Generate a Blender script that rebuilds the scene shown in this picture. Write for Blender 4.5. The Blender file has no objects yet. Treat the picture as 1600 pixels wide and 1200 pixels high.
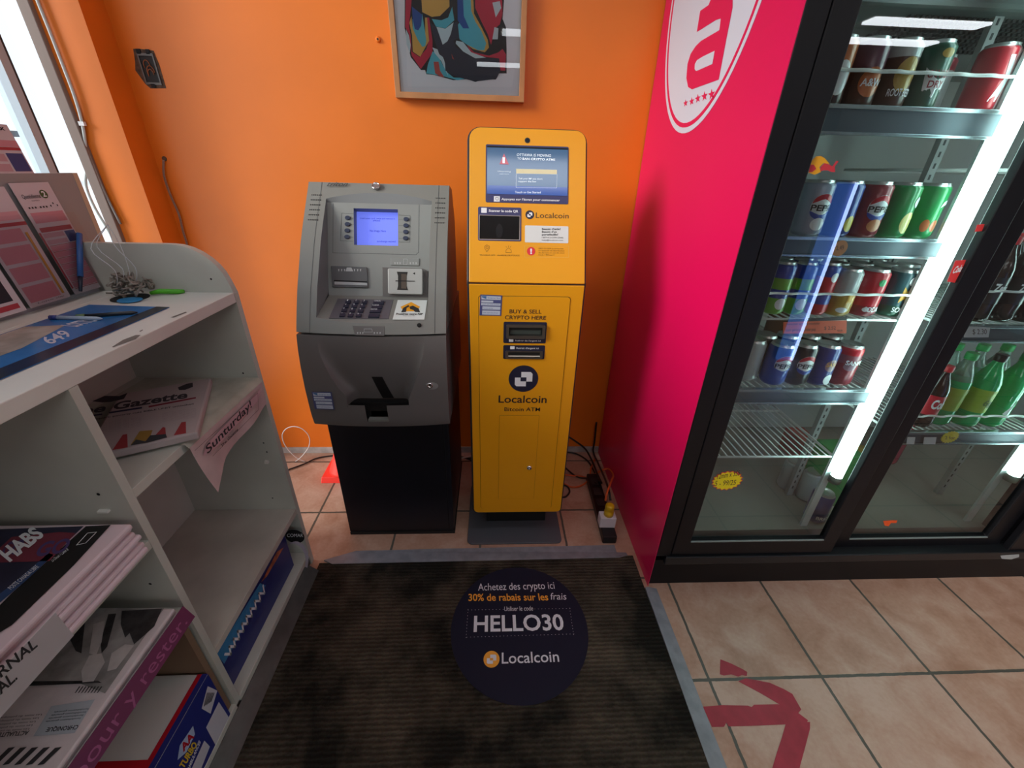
import bpy, bmesh, math, random
from mathutils import Vector, Matrix
random.seed(7)
S = bpy.context.scene
COL = S.collection
PI = math.pi

# ------------------------------------------------------------------ camera
F = 644.127; PITCH = 0.479424; ROLL = 0.0294534; YAW = 0.0539236; CH = 1.2657638
cp, sp = math.cos(PITCH), math.sin(PITCH)
fw = Vector((math.sin(YAW)*cp, math.cos(YAW)*cp, -sp))
rr = Vector((math.cos(YAW), -math.sin(YAW), 0)); uu = rr.cross(fw)
c_, q_ = math.cos(ROLL), math.sin(ROLL)
r2 = c_*rr + q_*uu; u2 = -q_*rr + c_*uu
CAMP = Vector((0, 0, CH))
cd = bpy.data.cameras.new('camera'); cam = bpy.data.objects.new('camera', cd); COL.objects.link(cam)
cd.sensor_width = 36; cd.lens = F/1600*36; cd.clip_start = 0.02; cd.clip_end = 200
mm = Matrix((r2, u2, -fw)).transposed().to_4x4(); mm.translation = CAMP
cam.matrix_world = mm
S.camera = cam
def ray(x, y): return r2*((x-800)/F) + u2*(-(y-600)/F) + fw
def at(x, y, ax, val):
    d = ray(x, y); t = (val-CAMP[ax])/d[ax]; return CAMP + d*t

# ------------------------------------------------------------------ world, sun, exposure
W = bpy.data.worlds.new('sky'); S.world = W; W.use_nodes = True
bg = W.node_tree.nodes['Background']; bg.inputs[0].default_value = (0.80, 0.90, 1.0, 1); bg.inputs[1].default_value = 1.35
sl = bpy.data.lights.new('sun', 'SUN'); sl.energy = 3.5; sl.angle = math.radians(24); sl.color = (1, .95, .88)
sun = bpy.data.objects.new('sun', sl); COL.objects.link(sun)
sd = Vector((0.88, 0.42, -0.36)).normalized()
sun.rotation_euler = sd.to_track_quat('-Z', 'Y').to_euler(); sun.location = (-6, -2, 4)
S.view_settings.view_transform = 'Standard'; S.view_settings.look = 'None'
S.view_settings.exposure = 0.0; S.view_settings.gamma = 1.0; S.view_settings.use_curve_mapping = False
LAMP = 3.6      # ceiling lamp emission
TUBE = 12.0      # cooler tube emission

# ------------------------------------------------------------------ materials
def lin(c):
    if isinstance(c, str): c = tuple(int(c[i:i+2], 16)/255 for i in (0, 2, 4))
    return tuple((v/12.92 if v <= .04045 else ((v+.055)/1.055)**2.4) for v in c)
MATS = {}
def mat(name, col='808080', rough=.5, metal=0, spec=.5, noise=0, nscale=20, bump=0, bscale=60, emit=0, ecol=None, coat=0, trans=0, stain=None):
    if name in MATS: return MATS[name]
    m = bpy.data.materials.new(name); m.use_nodes = True; nt = m.node_tree; b = nt.nodes['Principled BSDF']
    L = lin(col)
    b.inputs['Base Color'].default_value = (*L, 1); b.inputs['Roughness'].default_value = rough
    b.inputs['Metallic'].default_value = metal; b.inputs['Specular IOR Level'].default_value = spec
    b.inputs['Coat Weight'].default_value = coat; b.inputs['Coat Roughness'].default_value = .08
    b.inputs['Transmission Weight'].default_value = trans
    tc = nt.nodes.new('ShaderNodeTexCoord')
    if noise or stain:
        n = nt.nodes.new('ShaderNodeTexNoise'); n.inputs['Scale'].default_value = nscale; n.inputs['Detail'].default_value = 6
        nt.links.new(tc.outputs['Object'], n.inputs['Vector'])
        mx = nt.nodes.new('ShaderNodeMix'); mx.data_type = 'RGBA'
        k = noise or .3
        mx.inputs[6].default_value = (*[v*(1-k) for v in L], 1) if not stain else (*lin(stain), 1)
        mx.inputs[7].default_value = (*[min(1, v*(1+k)) for v in L], 1) if not stain else (*L, 1)
        rp = nt.nodes.new('ShaderNodeValToRGB'); rp.color_ramp.elements[0].position = .35; rp.color_ramp.elements[1].position = .65 if not stain else .5
        nt.links.new(n.outputs['Fac'], rp.inputs['Fac']); nt.links.new(rp.outputs['Color'], mx.inputs[0])
        nt.links.new(mx.outputs[2], b.inputs['Base Color'])
    if bump:
        n2 = nt.nodes.new('ShaderNodeTexNoise'); n2.inputs['Scale'].default_value = bscale; n2.inputs['Detail'].default_value = 4
        nt.links.new(tc.outputs['Object'], n2.inputs['Vector'])
        bp = nt.nodes.new('ShaderNodeBump'); bp.inputs['Strength'].default_value = bump; bp.inputs['Distance'].default_value = .002
        nt.links.new(n2.outputs['Fac'], bp.inputs['Height']); nt.links.new(bp.outputs['Normal'], b.inputs['Normal'])
    if emit:
        b.inputs['Emission Color'].default_value = (*lin(ecol or col), 1); b.inputs['Emission Strength'].default_value = emit
    MATS[name] = m; return m
def glassmat(name, tint=(.95, .97, .97), ior=1.5, rough=0.0, base=0.0):
    if name in MATS: return MATS[name]
    m = bpy.data.materials.new(name); m.use_nodes = True; nt = m.node_tree
    nt.nodes.remove(nt.nodes['Principled BSDF']); o = nt.nodes['Material Output']
    t = nt.nodes.new('ShaderNodeBsdfTransparent'); t.inputs[0].default_value = (*tint, 1)
    g = nt.nodes.new('ShaderNodeBsdfGlossy'); g.inputs['Roughness'].default_value = rough; g.inputs['Color'].default_value = (.9, .95, 1, 1)
    f = nt.nodes.new('ShaderNodeFresnel'); f.inputs['IOR'].default_value = ior
    a = nt.nodes.new('ShaderNodeMath'); a.operation = 'ADD'; a.inputs[1].default_value = base; nt.links.new(f.outputs[0], a.inputs[0])
    x = nt.nodes.new('ShaderNodeMixShader'); nt.links.new(a.outputs[0], x.inputs[0]); nt.links.new(t.outputs[0], x.inputs[1]); nt.links.new(g.outputs[0], x.inputs[2])
    nt.links.new(x.outputs[0], o.inputs[0]); MATS[name] = m; return m
ORANGE = mat('orange_paint', 'e8781c', .42, noise=.04, nscale=3, bump=.12, bscale=35)
MAGENTA = mat('magenta_vinyl', 'dc0a55', .32)
BLACK = mat('black_frame', '0d0d11', .4, spec=.3)
BLACKM = mat('black_matt', '0b0b0c', .7)
WHITE = mat('white_print', 'e8eaee', .5)
NAVY = mat('navy_print', '1f2038', .45)
DKPRINT = mat('dark_print', '2a2018', .5)
LAMIN = mat('white_laminate', 'd6d5cd', .4, noise=.05, nscale=6)
LAMG = mat('grey_laminate', 'c0c1b7', .42, noise=.07, nscale=5)
STEEL = mat('steel', 'b8babb', .28, 1)
CHROME = mat('chrome', 'd8d8d8', .12, 1)
PAPER = mat('newsprint', 'cdc3c4', .85, noise=.05, nscale=30)
PAPERP = mat('pink_newsprint', 'd9c6cc', .85)
INK = mat('ink', '2b2a2c', .8)

# ------------------------------------------------------------------ mesh builder
class Pl:
    """a flat surface in the room: origin, across, up"""
    def __init__(s, O, U, V):
        s.O = Vector(O); s.U = Vector(U).normalized(); s.V = Vector(V).normalized(); s.N = s.U.cross(s.V).normalized()
    def uv(s, x, y, n=0):
        d = ray(x, y); o = s.O + s.N*n; t = (o-CAMP).dot(s.N)/d.dot(s.N); w = CAMP + d*t - s.O
        return (w.dot(s.U), w.dot(s.V))
    def pt(s, u, v, n=0): return s.O + s.U*u + s.V*v + s.N*n
    def q(s, pts, n=0): return [s.uv(x, y, n) for x, y in pts]
class MB:
    def __init__(s): s.bm = bmesh.new(); s.mi = 0
    def face(s, vs):
        try:
            f = s.bm.faces.new(vs); f.material_index = s.mi; return f
        except ValueError: return None
    def pf(s, pts): return s.face([s.bm.verts.new(p) for p in pts])
    def box(s, a, b):
        x0, y0, z0 = [min(a[i], b[i]) for i in range(3)]; x1, y1, z1 = [max(a[i], b[i]) for i in range(3)]
        v = [s.bm.verts.new((x, y, z)) for z in (z0, z1) for y in (y0, y1) for x in (x0, x1)]
        for f in ((0, 2, 3, 1), (4, 5, 7, 6), (0, 1, 5, 4), (2, 6, 7, 3), (0, 4, 6, 2), (1, 3, 7, 5)): s.face([v[i] for i in f])
        return s
    def prism(s, A, B):
        a = [s.bm.verts.new(p) for p in A]; b = [s.bm.verts.new(p) for p in B]; n = len(a)
        s.face(a[::-1]); s.face(b)
        for i in range(n): s.face([a[i], a[(i+1) % n], b[(i+1) % n], b[i]])
        return s
    def poly(s, pl, uv, n0=0, n1=None):
        ar = sum(uv[i][0]*uv[(i+1) % len(uv)][1]-uv[(i+1) % len(uv)][0]*uv[i][1] for i in range(len(uv)))
        if ar < 0: uv = uv[::-1]
        if n1 is None: s.pf([pl.pt(u, v, n0) for u, v in uv])
        else: s.prism([pl.pt(u, v, n0) for u, v in uv], [pl.pt(u, v, n1) for u, v in uv])
        return s
    def rect(s, pl, u0, v0, u1, v1, n0=0, n1=None, r=0): return s.poly(pl, rrect(u0, v0, u1, v1, r), n0, n1)
    def ring(s, pl, uo, ui, n0, n1):
        n = len(uo)
        O0 = [s.bm.verts.new(pl.pt(u, v, n0)) for u, v in uo]; I0 = [s.bm.verts.new(pl.pt(u, v, n0)) for u, v in ui]
        O1 = [s.bm.verts.new(pl.pt(u, v, n1)) for u, v in uo]; I1 = [s.bm.verts.new(pl.pt(u, v, n1)) for u, v in ui]
        for i in range(n):
            j = (i+1) % n
            s.face([O1[i], O1[j], I1[j], I1[i]]); s.face([O0[j], O0[i], I0[i], I0[j]])
            s.face([O0[i], O0[j], O1[j], O1[i]]); s.face([I0[j], I0[i], I1[i], I1[j]])
        return s
    def tube(s, pts, r, seg=8, cap=True):
        pts = [Vector(p) for p in pts]; rings = []
        prev = None
        for i, p in enumerate(pts):
            t = (pts[min(i+1, len(pts)-1)] - pts[max(i-1, 0)]).normalized()
            if prev is None:
                a = t.orthogonal().normalized()
            else:
                a = (prev - t*prev.dot(t))
                a = a.normalized() if a.length > 1e-5 else t.orthogonal().normalized()
            prev = a; b = t.cross(a); rad = r[i] if isinstance(r, (list, tuple)) else r
            rings.append([s.bm.verts.new(p + a*math.cos(2*PI*k/seg)*rad + b*math.sin(2*PI*k/seg)*rad) for k in range(seg)])
        for A, B in zip(rings, rings[1:]):
            for k in range(seg):
                f = s.face([A[k], A[(k+1) % seg], B[(k+1) % seg], B[k]])
                if f: f.smooth = True
        if cap: s.face(rings[0][::-1]); s.face(rings[-1])
        return s
    def lathe(s, prof, c=(0, 0, 0), seg=20, mis=None, axis=None):
        c = Vector(c); rings = []
        Mx = Matrix.Identity(3) if axis is None else Vector((0, 0, 1)).rotation_difference(Vector(axis)).to_matrix()
        for r, z in prof:
            rings.append([s.bm.verts.new(c + Mx @ Vector((math.cos(2*PI*k/seg)*max(r, 1e-4), math.sin(2*PI*k/seg)*max(r, 1e-4), z))) for k in range(seg)])
        for i, (A, B) in enumerate(zip(rings, rings[1:])):
            for k in range(seg):
                f = s.face([A[k], A[(k+1) % seg], B[(k+1) % seg], B[k]])
                if f:
                    f.smooth = True
                    if mis: f.material_index = mis[i]
        s.face(rings[0][::-1])
        f = s.face(rings[-1])
        return s
    def grid(s, rows, smooth=True, skip=None):
        V = [[s.bm.verts.new(p) for p in row] for row in rows]
        for i in range(len(V)-1):
            for j in range(len(V[0])-1):
                if skip and skip(i, j): continue
                f = s.face([V[i][j], V[i][j+1], V[i+1][j+1], V[i+1][j]])
                if f: f.smooth = smooth
        return s
    def text(s, txt, pl, a, b, c, n=.0006, bold=0, px=True, italic=0, fn=None):
        """a: lower left, b: lower right, c: upper left (cap height) of the words"""
        if px: a, b, c = pl.uv(*a), pl.uv(*b), pl.uv(*c)
        vs, fs, w, h = textmesh(txt, bold, italic)
        ux, uy = (b[0]-a[0])/w, (b[1]-a[1])/w; vx, vy = (c[0]-a[0])/h, (c[1]-a[1])/h
        nv = []
        for x, y in vs:
            u = a[0]+ux*x+vx*y; v = a[1]+uy*x+vy*y
            nv.append(s.bm.verts.new(pl.pt(u, v, n) if fn is None else fn(u, v)))
        for f in fs: s.face([nv[i] for i in f])
        return s
    def build(s, name, mats, parent=None, bevel=0, loc=None, **kw):
        me = bpy.data.meshes.new(name)
        bmesh.ops.recalc_face_normals(s.bm, faces=s.bm.faces) if kw.pop('recalc', False) else None
        if loc is None:
            if parent is not None: loc = Vector((0, 0, 0)) ; off = wloc(parent)
            else:
                xs = [v.co for v in s.bm.verts]
                off = Vector(((min(v.x for v in xs)+max(v.x for v in xs))/2, (min(v.y for v in xs)+max(v.y for v in xs))/2, min(v.z for v in xs))); loc = off
        else: off = Vector((0, 0, 0)); loc = Vector(loc)
        for v in s.bm.verts: v.co -= off
        s.bm.to_mesh(me); s.bm.free()
        for m in (mats if isinstance(mats, (list, tuple)) else [mats]): me.materials.append(m)
        o = bpy.data.objects.new(name, me); COL.objects.link(o); o.location = loc
        if parent is not None: o.parent = parent
        if bevel:
            bv = o.modifiers.new('bevel', 'BEVEL'); bv.width = bevel; bv.segments = 2; bv.limit_method = 'ANGLE'; bv.angle_limit = math.radians(50)
        tag(o, **kw); return o
def wloc(o):
    v = Vector((0, 0, 0))
    while o is not None: v = v + o.location; o = o.parent
    return v
def tag(o, label=None, cat=None, group=None, kind=None):
    for k, v in (('label', label), ('category', cat), ('group', group), ('kind', kind)):
        if v: o[k] = v
    return o
def empty(name, loc, label, cat, group=None):
    o = bpy.data.objects.new(name, None); COL.objects.link(o); o.location = loc; o.empty_display_size = .05
    return tag(o, label, cat, group)
def rrect(u0, v0, u1, v1, r=0, k=5):
    if u0 > u1: u0, u1 = u1, u0
    if v0 > v1: v0, v1 = v1, v0
    if not r: return [(u0, v0), (u1, v0), (u1, v1), (u0, v1)]
    rs = r if isinstance(r, (list, tuple)) else [r]*4; out = []
    for (cx, cy, a0, q) in ((u0, v0, PI, rs[0]), (u1, v0, 1.5*PI, rs[1]), (u1, v1, 0, rs[2]), (u0, v1, .5*PI, rs[3])):
        if q == 0: out.append((cx, cy)); continue
        ox = cx+q if cx == u0 else cx-q; oy = cy+q if cy == v0 else cy-q
        for i in range(k+1): a = a0+PI/2*i/k; out.append((ox+q*math.cos(a), oy+q*math.sin(a)))
    return out
def circ(u, v, r, n=32, ry=None): return [(u+r*math.cos(2*PI*i/n), v+(ry or r)*math.sin(2*PI*i/n)) for i in range(n)]
TXT = {}
def textmesh(txt, bold=0, italic=0):
    key = (txt, bold, italic)
    if key in TXT: return TXT[key]
    cu = bpy.data.curves.new('t', 'FONT'); cu.body = txt; cu.offset = bold; cu.resolution_u = 3; cu.shear = italic
    o = bpy.data.objects.new('t', cu); COL.objects.link(o)
    dg = bpy.context.evaluated_depsgraph_get(); me = bpy.data.meshes.new_from_object(o.evaluated_get(dg))
    vs = [(v.co.x, v.co.y) for v in me.vertices]; fs = [tuple(p.vertices) for p in me.polygons]
    bpy.data.objects.remove(o); bpy.data.curves.remove(cu); bpy.data.meshes.remove(me)
    x0 = min(v[0] for v in vs); x1 = max(v[0] for v in vs); h = max(v[1] for v in vs)
    TXT[key] = ([(x-x0, y) for x, y in vs], fs, x1-x0, h); return TXT[key]
def catmull(pts, n=6):
    P = [Vector(p) for p in pts]; P = [P[0]*2-P[1]]+P+[P[-1]*2-P[-2]]; out = []
    for i in range(1, len(P)-2):
        for k in range(n):
            t = k/n; a, b, c, d = P[i-1:i+3]
            out.append(.5*((2*b)+(c-a)*t+(2*a-5*b+4*c-d)*t*t+(3*b-a-3*c+d)*t**3))
    out.append(P[-2]); return out
FLOORP = Pl((0, 0, 0), (1, 0, 0), (0, 1, 0))

# ================================================================== THE ROOM
def floor_material():
    m = bpy.data.materials.new('floor_tiles'); m.use_nodes = True; nt = m.node_tree; b = nt.nodes['Principled BSDF']; N = nt.nodes.new; Lk = nt.links.new
    g = N('ShaderNodeNewGeometry'); sx = N('ShaderNodeSeparateXYZ'); Lk(g.outputs['Position'], sx.inputs[0])
    def M(op, a, bb=None, c=None):
        n = N('ShaderNodeMath'); n.operation = op
        for i, v in enumerate((a, bb, c)):
            if v is None: continue
            if isinstance(v, (int, float)): n.inputs[i].default_value = v
            else: Lk(v, n.inputs[i])
        return n.outputs[0]
    wob = N('ShaderNodeTexNoise'); wob.inputs['Scale'].default_value = 40; Lk(g.outputs['Position'], wob.inputs['Vector'])
    w = M('MULTIPLY', M('SUBTRACT', wob.outputs['Fac'], .5), .004)
    ux = M('DIVIDE', M('ADD', M('ADD', sx.outputs[0], .7033), w), .33); uy = M('DIVIDE', M('ADD', M('SUBTRACT', sx.outputs[1], 1.614), w), .33)
    fx = M('FRACT', ux); fy = M('FRACT', uy)
    ex = M('MINIMUM', fx, M('SUBTRACT', 1, fx)); ey = M('MINIMUM', fy, M('SUBTRACT', 1, fy))
    gr = M('LESS_THAN', M('MINIMUM', ex, ey), .0125)
    idn = N('ShaderNodeCombineXYZ'); Lk(M('FLOOR', ux), idn.inputs[0]); Lk(M('FLOOR', uy), idn.inputs[1])
    wn = N('ShaderNodeTexWhiteNoise'); wn.noise_dimensions = '2D'; Lk(idn.outputs[0], wn.inputs['Vector'])
    n1 = N('ShaderNodeTexNoise'); n1.inputs['Scale'].default_value = 9; n1.inputs['Detail'].default_value = 8; n1.inputs['Distortion'].default_value = .7; Lk(g.outputs['Position'], n1.inputs['Vector'])
    n2 = N('ShaderNodeTexNoise'); n2.inputs['Scale'].default_value = 90; n2.inputs['Detail'].default_value = 4; Lk(g.outputs['Position'], n2.inputs['Vector'])
    fac = M('ADD', M('MULTIPLY', n1.outputs['Fac'], .8), M('ADD', M('MULTIPLY', n2.outputs['Fac'], .25), M('MULTIPLY', wn.outputs['Value'], .18)))
    cr = N('ShaderNodeValToRGB'); e = cr.color_ramp.elements; e[0].position = .38; e[0].color = (*lin('a67d67'), 1); e[1].position = .80; e[1].color = (*lin('c8aa98'), 1)
    e2 = cr.color_ramp.elements.new(.58); e2.color = (*lin('b9947f'), 1); Lk(fac, cr.inputs[0])
    mx = N('ShaderNodeMix'); mx.data_type = 'RGBA'; Lk(gr, mx.inputs[0]); Lk(cr.outputs[0], mx.inputs[6]); mx.inputs[7].default_value = (*lin('55524a'), 1)
    Lk(mx.outputs[2], b.inputs['Base Color']); b.inputs['Roughness'].default_value = .42
    bp = N('ShaderNodeBump'); bp.inputs['Distance'].default_value = .002; bp.inputs['Strength'].default_value = .5
    Lk(M('ADD', M('MULTIPLY', M('SUBTRACT', 1, gr), 1), M('MULTIPLY', n1.outputs['Fac'], .3)), bp.inputs['Height']); Lk(bp.outputs[0], b.inputs['Normal'])
    return m
def structure(name, mb, m, **k): return mb.build(name, m, kind='structure', **k)
X0, X1, Y0, Y1, ZC = -1.34, 5.0, -5.0, 1.69, 2.62
structure('floor', MB().box((X0-.1, Y0-.1, -.1), (X1+.1, Y1+.1, 0)), floor_material())
structure('ceiling', MB().box((X0-.1, Y0-.1, ZC), (X1+.1, Y1+.1, ZC+.08)), mat('ceiling_white', 'dcdcd8', .8))
structure('wall_back', MB().box((-1.18, Y1, 0), (X1+.1, Y1+.1, ZC)), ORANGE)
structure('wall_right', MB().box((X1, Y0, 0), (X1+.1, Y1, ZC)), mat('wall_cream', 'b9b4aa', .7))
structure('wall_front', MB().box((X0, Y0-.1, 0), (X1, Y0, ZC)), mat('wall_grey', '8d8a86', .7))
# column beside the window
structure('trim_1', MB().box((-1.34, 1.59, 0), (-1.18, Y1+.1, ZC)), ORANGE)
structure('trim_2', MB().box((-1.338, 1.575, 0), (-1.305, 1.592, ZC)), mat('taupe_trim', '86736b', .5), bevel=.002)
b = MB(); b.box((-1.18, Y1-.006, 0), (.54, Y1, .032))
structure('baseboard_back', b, mat('bare_plaster', 'b4b0ac', .8, noise=.15, nscale=25))
# left wall: low and high strips, mostly window
structure('wall_left', MB().box((-1.44, Y0, 0), (-1.34, -1.6, ZC)).box((-1.44, -1.6, 0), (-1.34, 1.59, .10)).box((-1.44, -1.6, 2.45), (-1.34, 1.59, ZC)), ORANGE)
wf = MB()
for y in (-1.6, -.1): wf.box((-1.385, y, .10), (-1.345, y+.05, 2.45))
wf.box((-1.385, -1.6, .10), (-1.345, 1.59, .14)).box((-1.385, -1.6, 2.41), (-1.345, 1.59, 2.45))
win = structure('window_1', wf, mat('window_white', 'cfd6dc', .4), bevel=.003)
MB().box((-1.385, 1.462, .14), (-1.345, 1.487, 2.41)).build('mullion', mat('mullion_pale', 'b5c2cc', .4), win)
MB().box((-1.39, 1.487, .14), (-1.348, 1.497, 2.41)).build('mullion_gasket', mat('gasket_black', '22262c', .5), win)
MB().pf([(-1.37, -1.6, .14), (-1.37, 1.59, .14), (-1.37, 1.59, 2.41), (-1.37, -1.6, 2.41)])
p_ = MB(); p_.pf([(-1.37, -1.6, .14), (-1.37, 1.59, .14), (-1.37, 1.59, 2.41), (-1.37, -1.6, 2.41)])
p_.build('pane', glassmat('window_glass'), win)
# outdoors
g_ = MB(); g_.pf([(-60, -40, -.15), (-1.45, -40, -.15), (-1.45, 60, -.15), (-60, 60, -.15)][::-1])
structure('trim_3', g_, mat('pavement', 'e9edf1', .9, noise=.05, nscale=2))
bd = empty('building', (-34, 25, -.15), 'grey low building across the street seen through the left window', 'building')
MB().box((-44, 22, -.15), (-27.8, 29, 2.2)).build('facade', mat('grey_render', '8b9096', .8), bd)
MB().box((-44.2, 21.8, 2.2), (-27.6, 29.2, 2.5)).build('roof', mat('roof_grey', '5a5e62', .8), bd)
for i in range(3): MB().box((-27.82, 22.6+i*2.1, .8), (-27.75, 24+i*2.1, 1.7)).build('window', mat('far_glass', '3a4650', .2), bd)

# ================================================================== ceiling lamps
LM = mat('lamp_diffuser', 'ffffff', .5, emit=LAMP, ecol='eef4ff'); LM2 = mat('lamp_diffuser_far', 'ffffff', .5, emit=13, ecol='f4f6f6')
HOU = mat('lamp_housing', 'd5d5d2', .5)
for i, (x0, x1, y, w) in enumerate(((-.75, 1.25, .24, .10), (.09, 1.6, -2.25, .09), (-.23, 1.3, -3.8, .09), (3.4, 4.5, -2.85, .08), (3.5, 4.6, -3.45, .08), (1.7, 3.4, -.5, .10))):  # the last lamp is an added one, out of view, to brighten the floor
    t = empty('ceiling_light', ((x0+x1)/2, y, 2.53), ['ceiling strip lamp hanging nearest the two cash machines', 'second ceiling strip lamp behind the viewer', 'third ceiling strip lamp near the rear wall', 'ceiling strip lamp over the far right of the shop', 'ceiling strip lamp at the far right, nearer the rear wall', 'unseen ceiling strip lamp added to brighten the tiles before the cooler'][i], 'lamp')
    MB().box((x0-.03, y-w-.02, 2.56), (x1+.03, y+w+.02, 2.62)).build('housing', HOU, t, bevel=.005)
    MB().box((x0, y-w, 2.54), (x1, y+w, 2.56)).build('diffuser', LM if i in (0, 5) else LM2, t)
t = empty('led_strip', (0, 0, 0), 'pale blue LED strip upright in the shop front behind the viewer', 'lamp')
DL = 1.9
def mirror_pt(x, y, ym=.935, yo=-1.0):
    d = ray(x, y); t1 = (ym-0)/d.y; h = CAMP+d*t1; t2 = (yo-ym)/(-d.y); return h + Vector((d.x, -d.y, d.z))*t2
a_ = mirror_pt(1332, 285); b_ = mirror_pt(1217, 610)
t.location = (b_.x, b_.y, 0)
MB().box((b_.x-.11, b_.y-.03, b_.z-.05), (b_.x+.01, b_.y-.005, a_.z)).build('channel', mat('led_blue', '2a4a9a', .5, emit=2.8, ecol='5684d8'), t)
MB().box((b_.x-.12, b_.y-.06, 0), (b_.x+.02, b_.y-.03, a_.z+.02)).build('post', mat('post_dark', '222428', .5), t)
MB().box((b_.x-.006, b_.y-.004, b_.z), (b_.x+.008, b_.y+.012, a_.z)).build('led_row', mat('led_white', 'ffffff', .5, emit=14, ecol='bcd6ff'), t)

# ================================================================== entrance mat, tape, decal
def mat_material():
    m = bpy.data.materials.new('ribbed_carpet'); m.use_nodes = True; nt = m.node_tree; b = nt.nodes['Principled BSDF']; N = nt.nodes.new; Lk = nt.links.new
    g = N('ShaderNodeNewGeometry')
    wv = N('ShaderNodeTexWave'); wv.wave_type = 'BANDS'; wv.bands_direction = 'Y'; wv.inputs['Scale'].default_value = 26; wv.inputs['Distortion'].default_value = 2.2; wv.inputs['Detail'].default_value = 2; wv.inputs['Detail Scale'].default_value = 3
    Lk(g.outputs['Position'], wv.inputs['Vector'])
    n1 = N('ShaderNodeTexNoise'); n1.inputs['Scale'].default_value = 4.5; n1.inputs['Detail'].default_value = 8; n1.inputs['Roughness'].default_value = .6; Lk(g.outputs['Position'], n1.inputs['Vector'])
    n2 = N('ShaderNodeTexNoise'); n2.inputs['Scale'].default_value = 220; Lk(g.outputs['Position'], n2.inputs['Vector'])
    cr = N('ShaderNodeValToRGB'); e = cr.color_ramp.elements; e[0].position = .42; e[0].color = (*lin('2c2a25'), 1); e[1].position = .66; e[1].color = (*lin('6a6052'), 1); Lk(n1.outputs[0], cr.inputs[0])
    ml = N('ShaderNodeMix'); ml.data_type = 'RGBA'; ml.blend_type = 'MULTIPLY'; ml.inputs[0].default_value = .38; Lk(cr.outputs[0], ml.inputs[6]); Lk(wv.outputs['Color'], ml.inputs[7])
    m2 = N('ShaderNodeMix'); m2.data_type = 'RGBA'; m2.blend_type = 'MULTIPLY'; m2.inputs[0].default_value = .4; Lk(ml.outputs[2], m2.inputs[6]); Lk(n2.outputs['Color'], m2.inputs[7])
    Lk(m2.outputs[2], b.inputs['Base Color']); b.inputs['Roughness'].default_value = .95; b.inputs['Specular IOR Level'].default_value = .1
    ad = N('ShaderNodeMath'); ad.operation = 'ADD'; Lk(wv.outputs['Fac'], ad.inputs[0]); Lk(n2.outputs[0], ad.inputs[1])
    bp = N('ShaderNodeBump'); bp.inputs['Distance'].default_value = .003; bp.inputs['Strength'].default_value = .8; Lk(ad.outputs[0], bp.inputs['Height']); Lk(bp.outputs[0], b.inputs['Normal'])
    return m
rm = MB(); rm.prism([(-.63, -1.2, .0), (.53, -1.2, .0), (.525, 1.046, .0), (-.612, 1.034, .0)], [(-.63, -1.2, .006), (.53, -1.2, .006), (.525, 1.046, .006), (-.612, 1.034, .006)])
rm.build('entrance_mat', mat_material(), bevel=.002, label='dark brown ribbed entrance mat in front of the cash machines', cat='mat')
DUCT = mat('duct_tape', '84868e', .38, noise=.14, nscale=30, bump=.3, bscale=90)
FP = Pl((0, 0, .0065), (1, 0, 0), (0, 1, 0))
tp = MB(); tp.prism([(-.565, 1.028, .0), (.47, 1.036, .0), (.505, 1.045, 0), (.505, 1.062, 0), (.47, 1.064, 0), (.47, 1.098, .0), (-.2, 1.092, 0), (-.50, 1.088, .0), (-.60, 1.045, 0)],
                    [(-.565, 1.028, .0075), (.47, 1.036, .0075), (.505, 1.045, .0075), (.505, 1.062, .0015), (.47, 1.064, .0015), (.47, 1.098, .0015), (-.2, 1.092, .0015), (-.50, 1.088, .0015), (-.60, 1.045, .0075)])
tp.build('duct_tape_strip', DUCT, label='grey duct tape strip along the back edge of the entrance mat', cat='tape')
tp = MB(); tp.prism([(.518, -.9, 0), (.575, -.9, 0), (.567, .91, 0), (.545, .915, 0), (.527, .912, 0)], [(.518, -.9, .0078), (.575, -.9, .002), (.567, .91, .002), (.545, .915, .004), (.527, .912, .0078)])
tp.build('duct_tape_strip', DUCT, label='grey duct tape strip along the right edge of the entrance mat', cat='tape')
tp = MB(); tp.prism([(-.645, -.9, .04), (-.60, -.9, .008), (-.603, 1.0, .008), (-.638, 1.0, .04)], [(-.643, -.9, .042), (-.598, -.9, .0095), (-.601, 1.0, .0095), (-.636, 1.0, .042)])
tp.build('duct_tape_strip', mat('duct_tape_dirty', '474a49', .4, noise=.2, nscale=20, bump=.3), label='dirty grey tape strip along the foot of the white newspaper stand', cat='tape')
dc = Vector((.088, .786, 0))
d_ = MB(); d_.poly(FP, circ(.088, .786, .2115, 64, .2135), 0.0003, .0012)
dec = d_.build('floor_decal', mat('decal_navy', '14172c', .6, spec=.25), label='round dark blue floor decal with HELLO30 lettering on the mat', cat='sticker')
FT = Pl((0, 0, .0082), (1, 0, 0), (0, 1, 0)); DW = mat('decal_white', 'dfe1ea', .4); DO = mat('decal_orange', 'f0a63a', .4)
MB().text('Achetez des crypto ici', FT, (747, 923), (867, 920), (747, 912)).text('frais', FT, (860, 937), (885, 937), (860, 926.5)).text('Utiliser le code', FT, (788, 955), (833, 954), (788, 948)) \
    .text('HELLO30', FT, (740, 987), (882, 984), (741, 962), bold=.02).build('lettering', DW, dec)
MB().text('30% de rabais sur les', FT, (732, 939), (857, 938), (732, 928), bold=.015).build('lettering', DO, dec, label='orange lettering')
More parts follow.
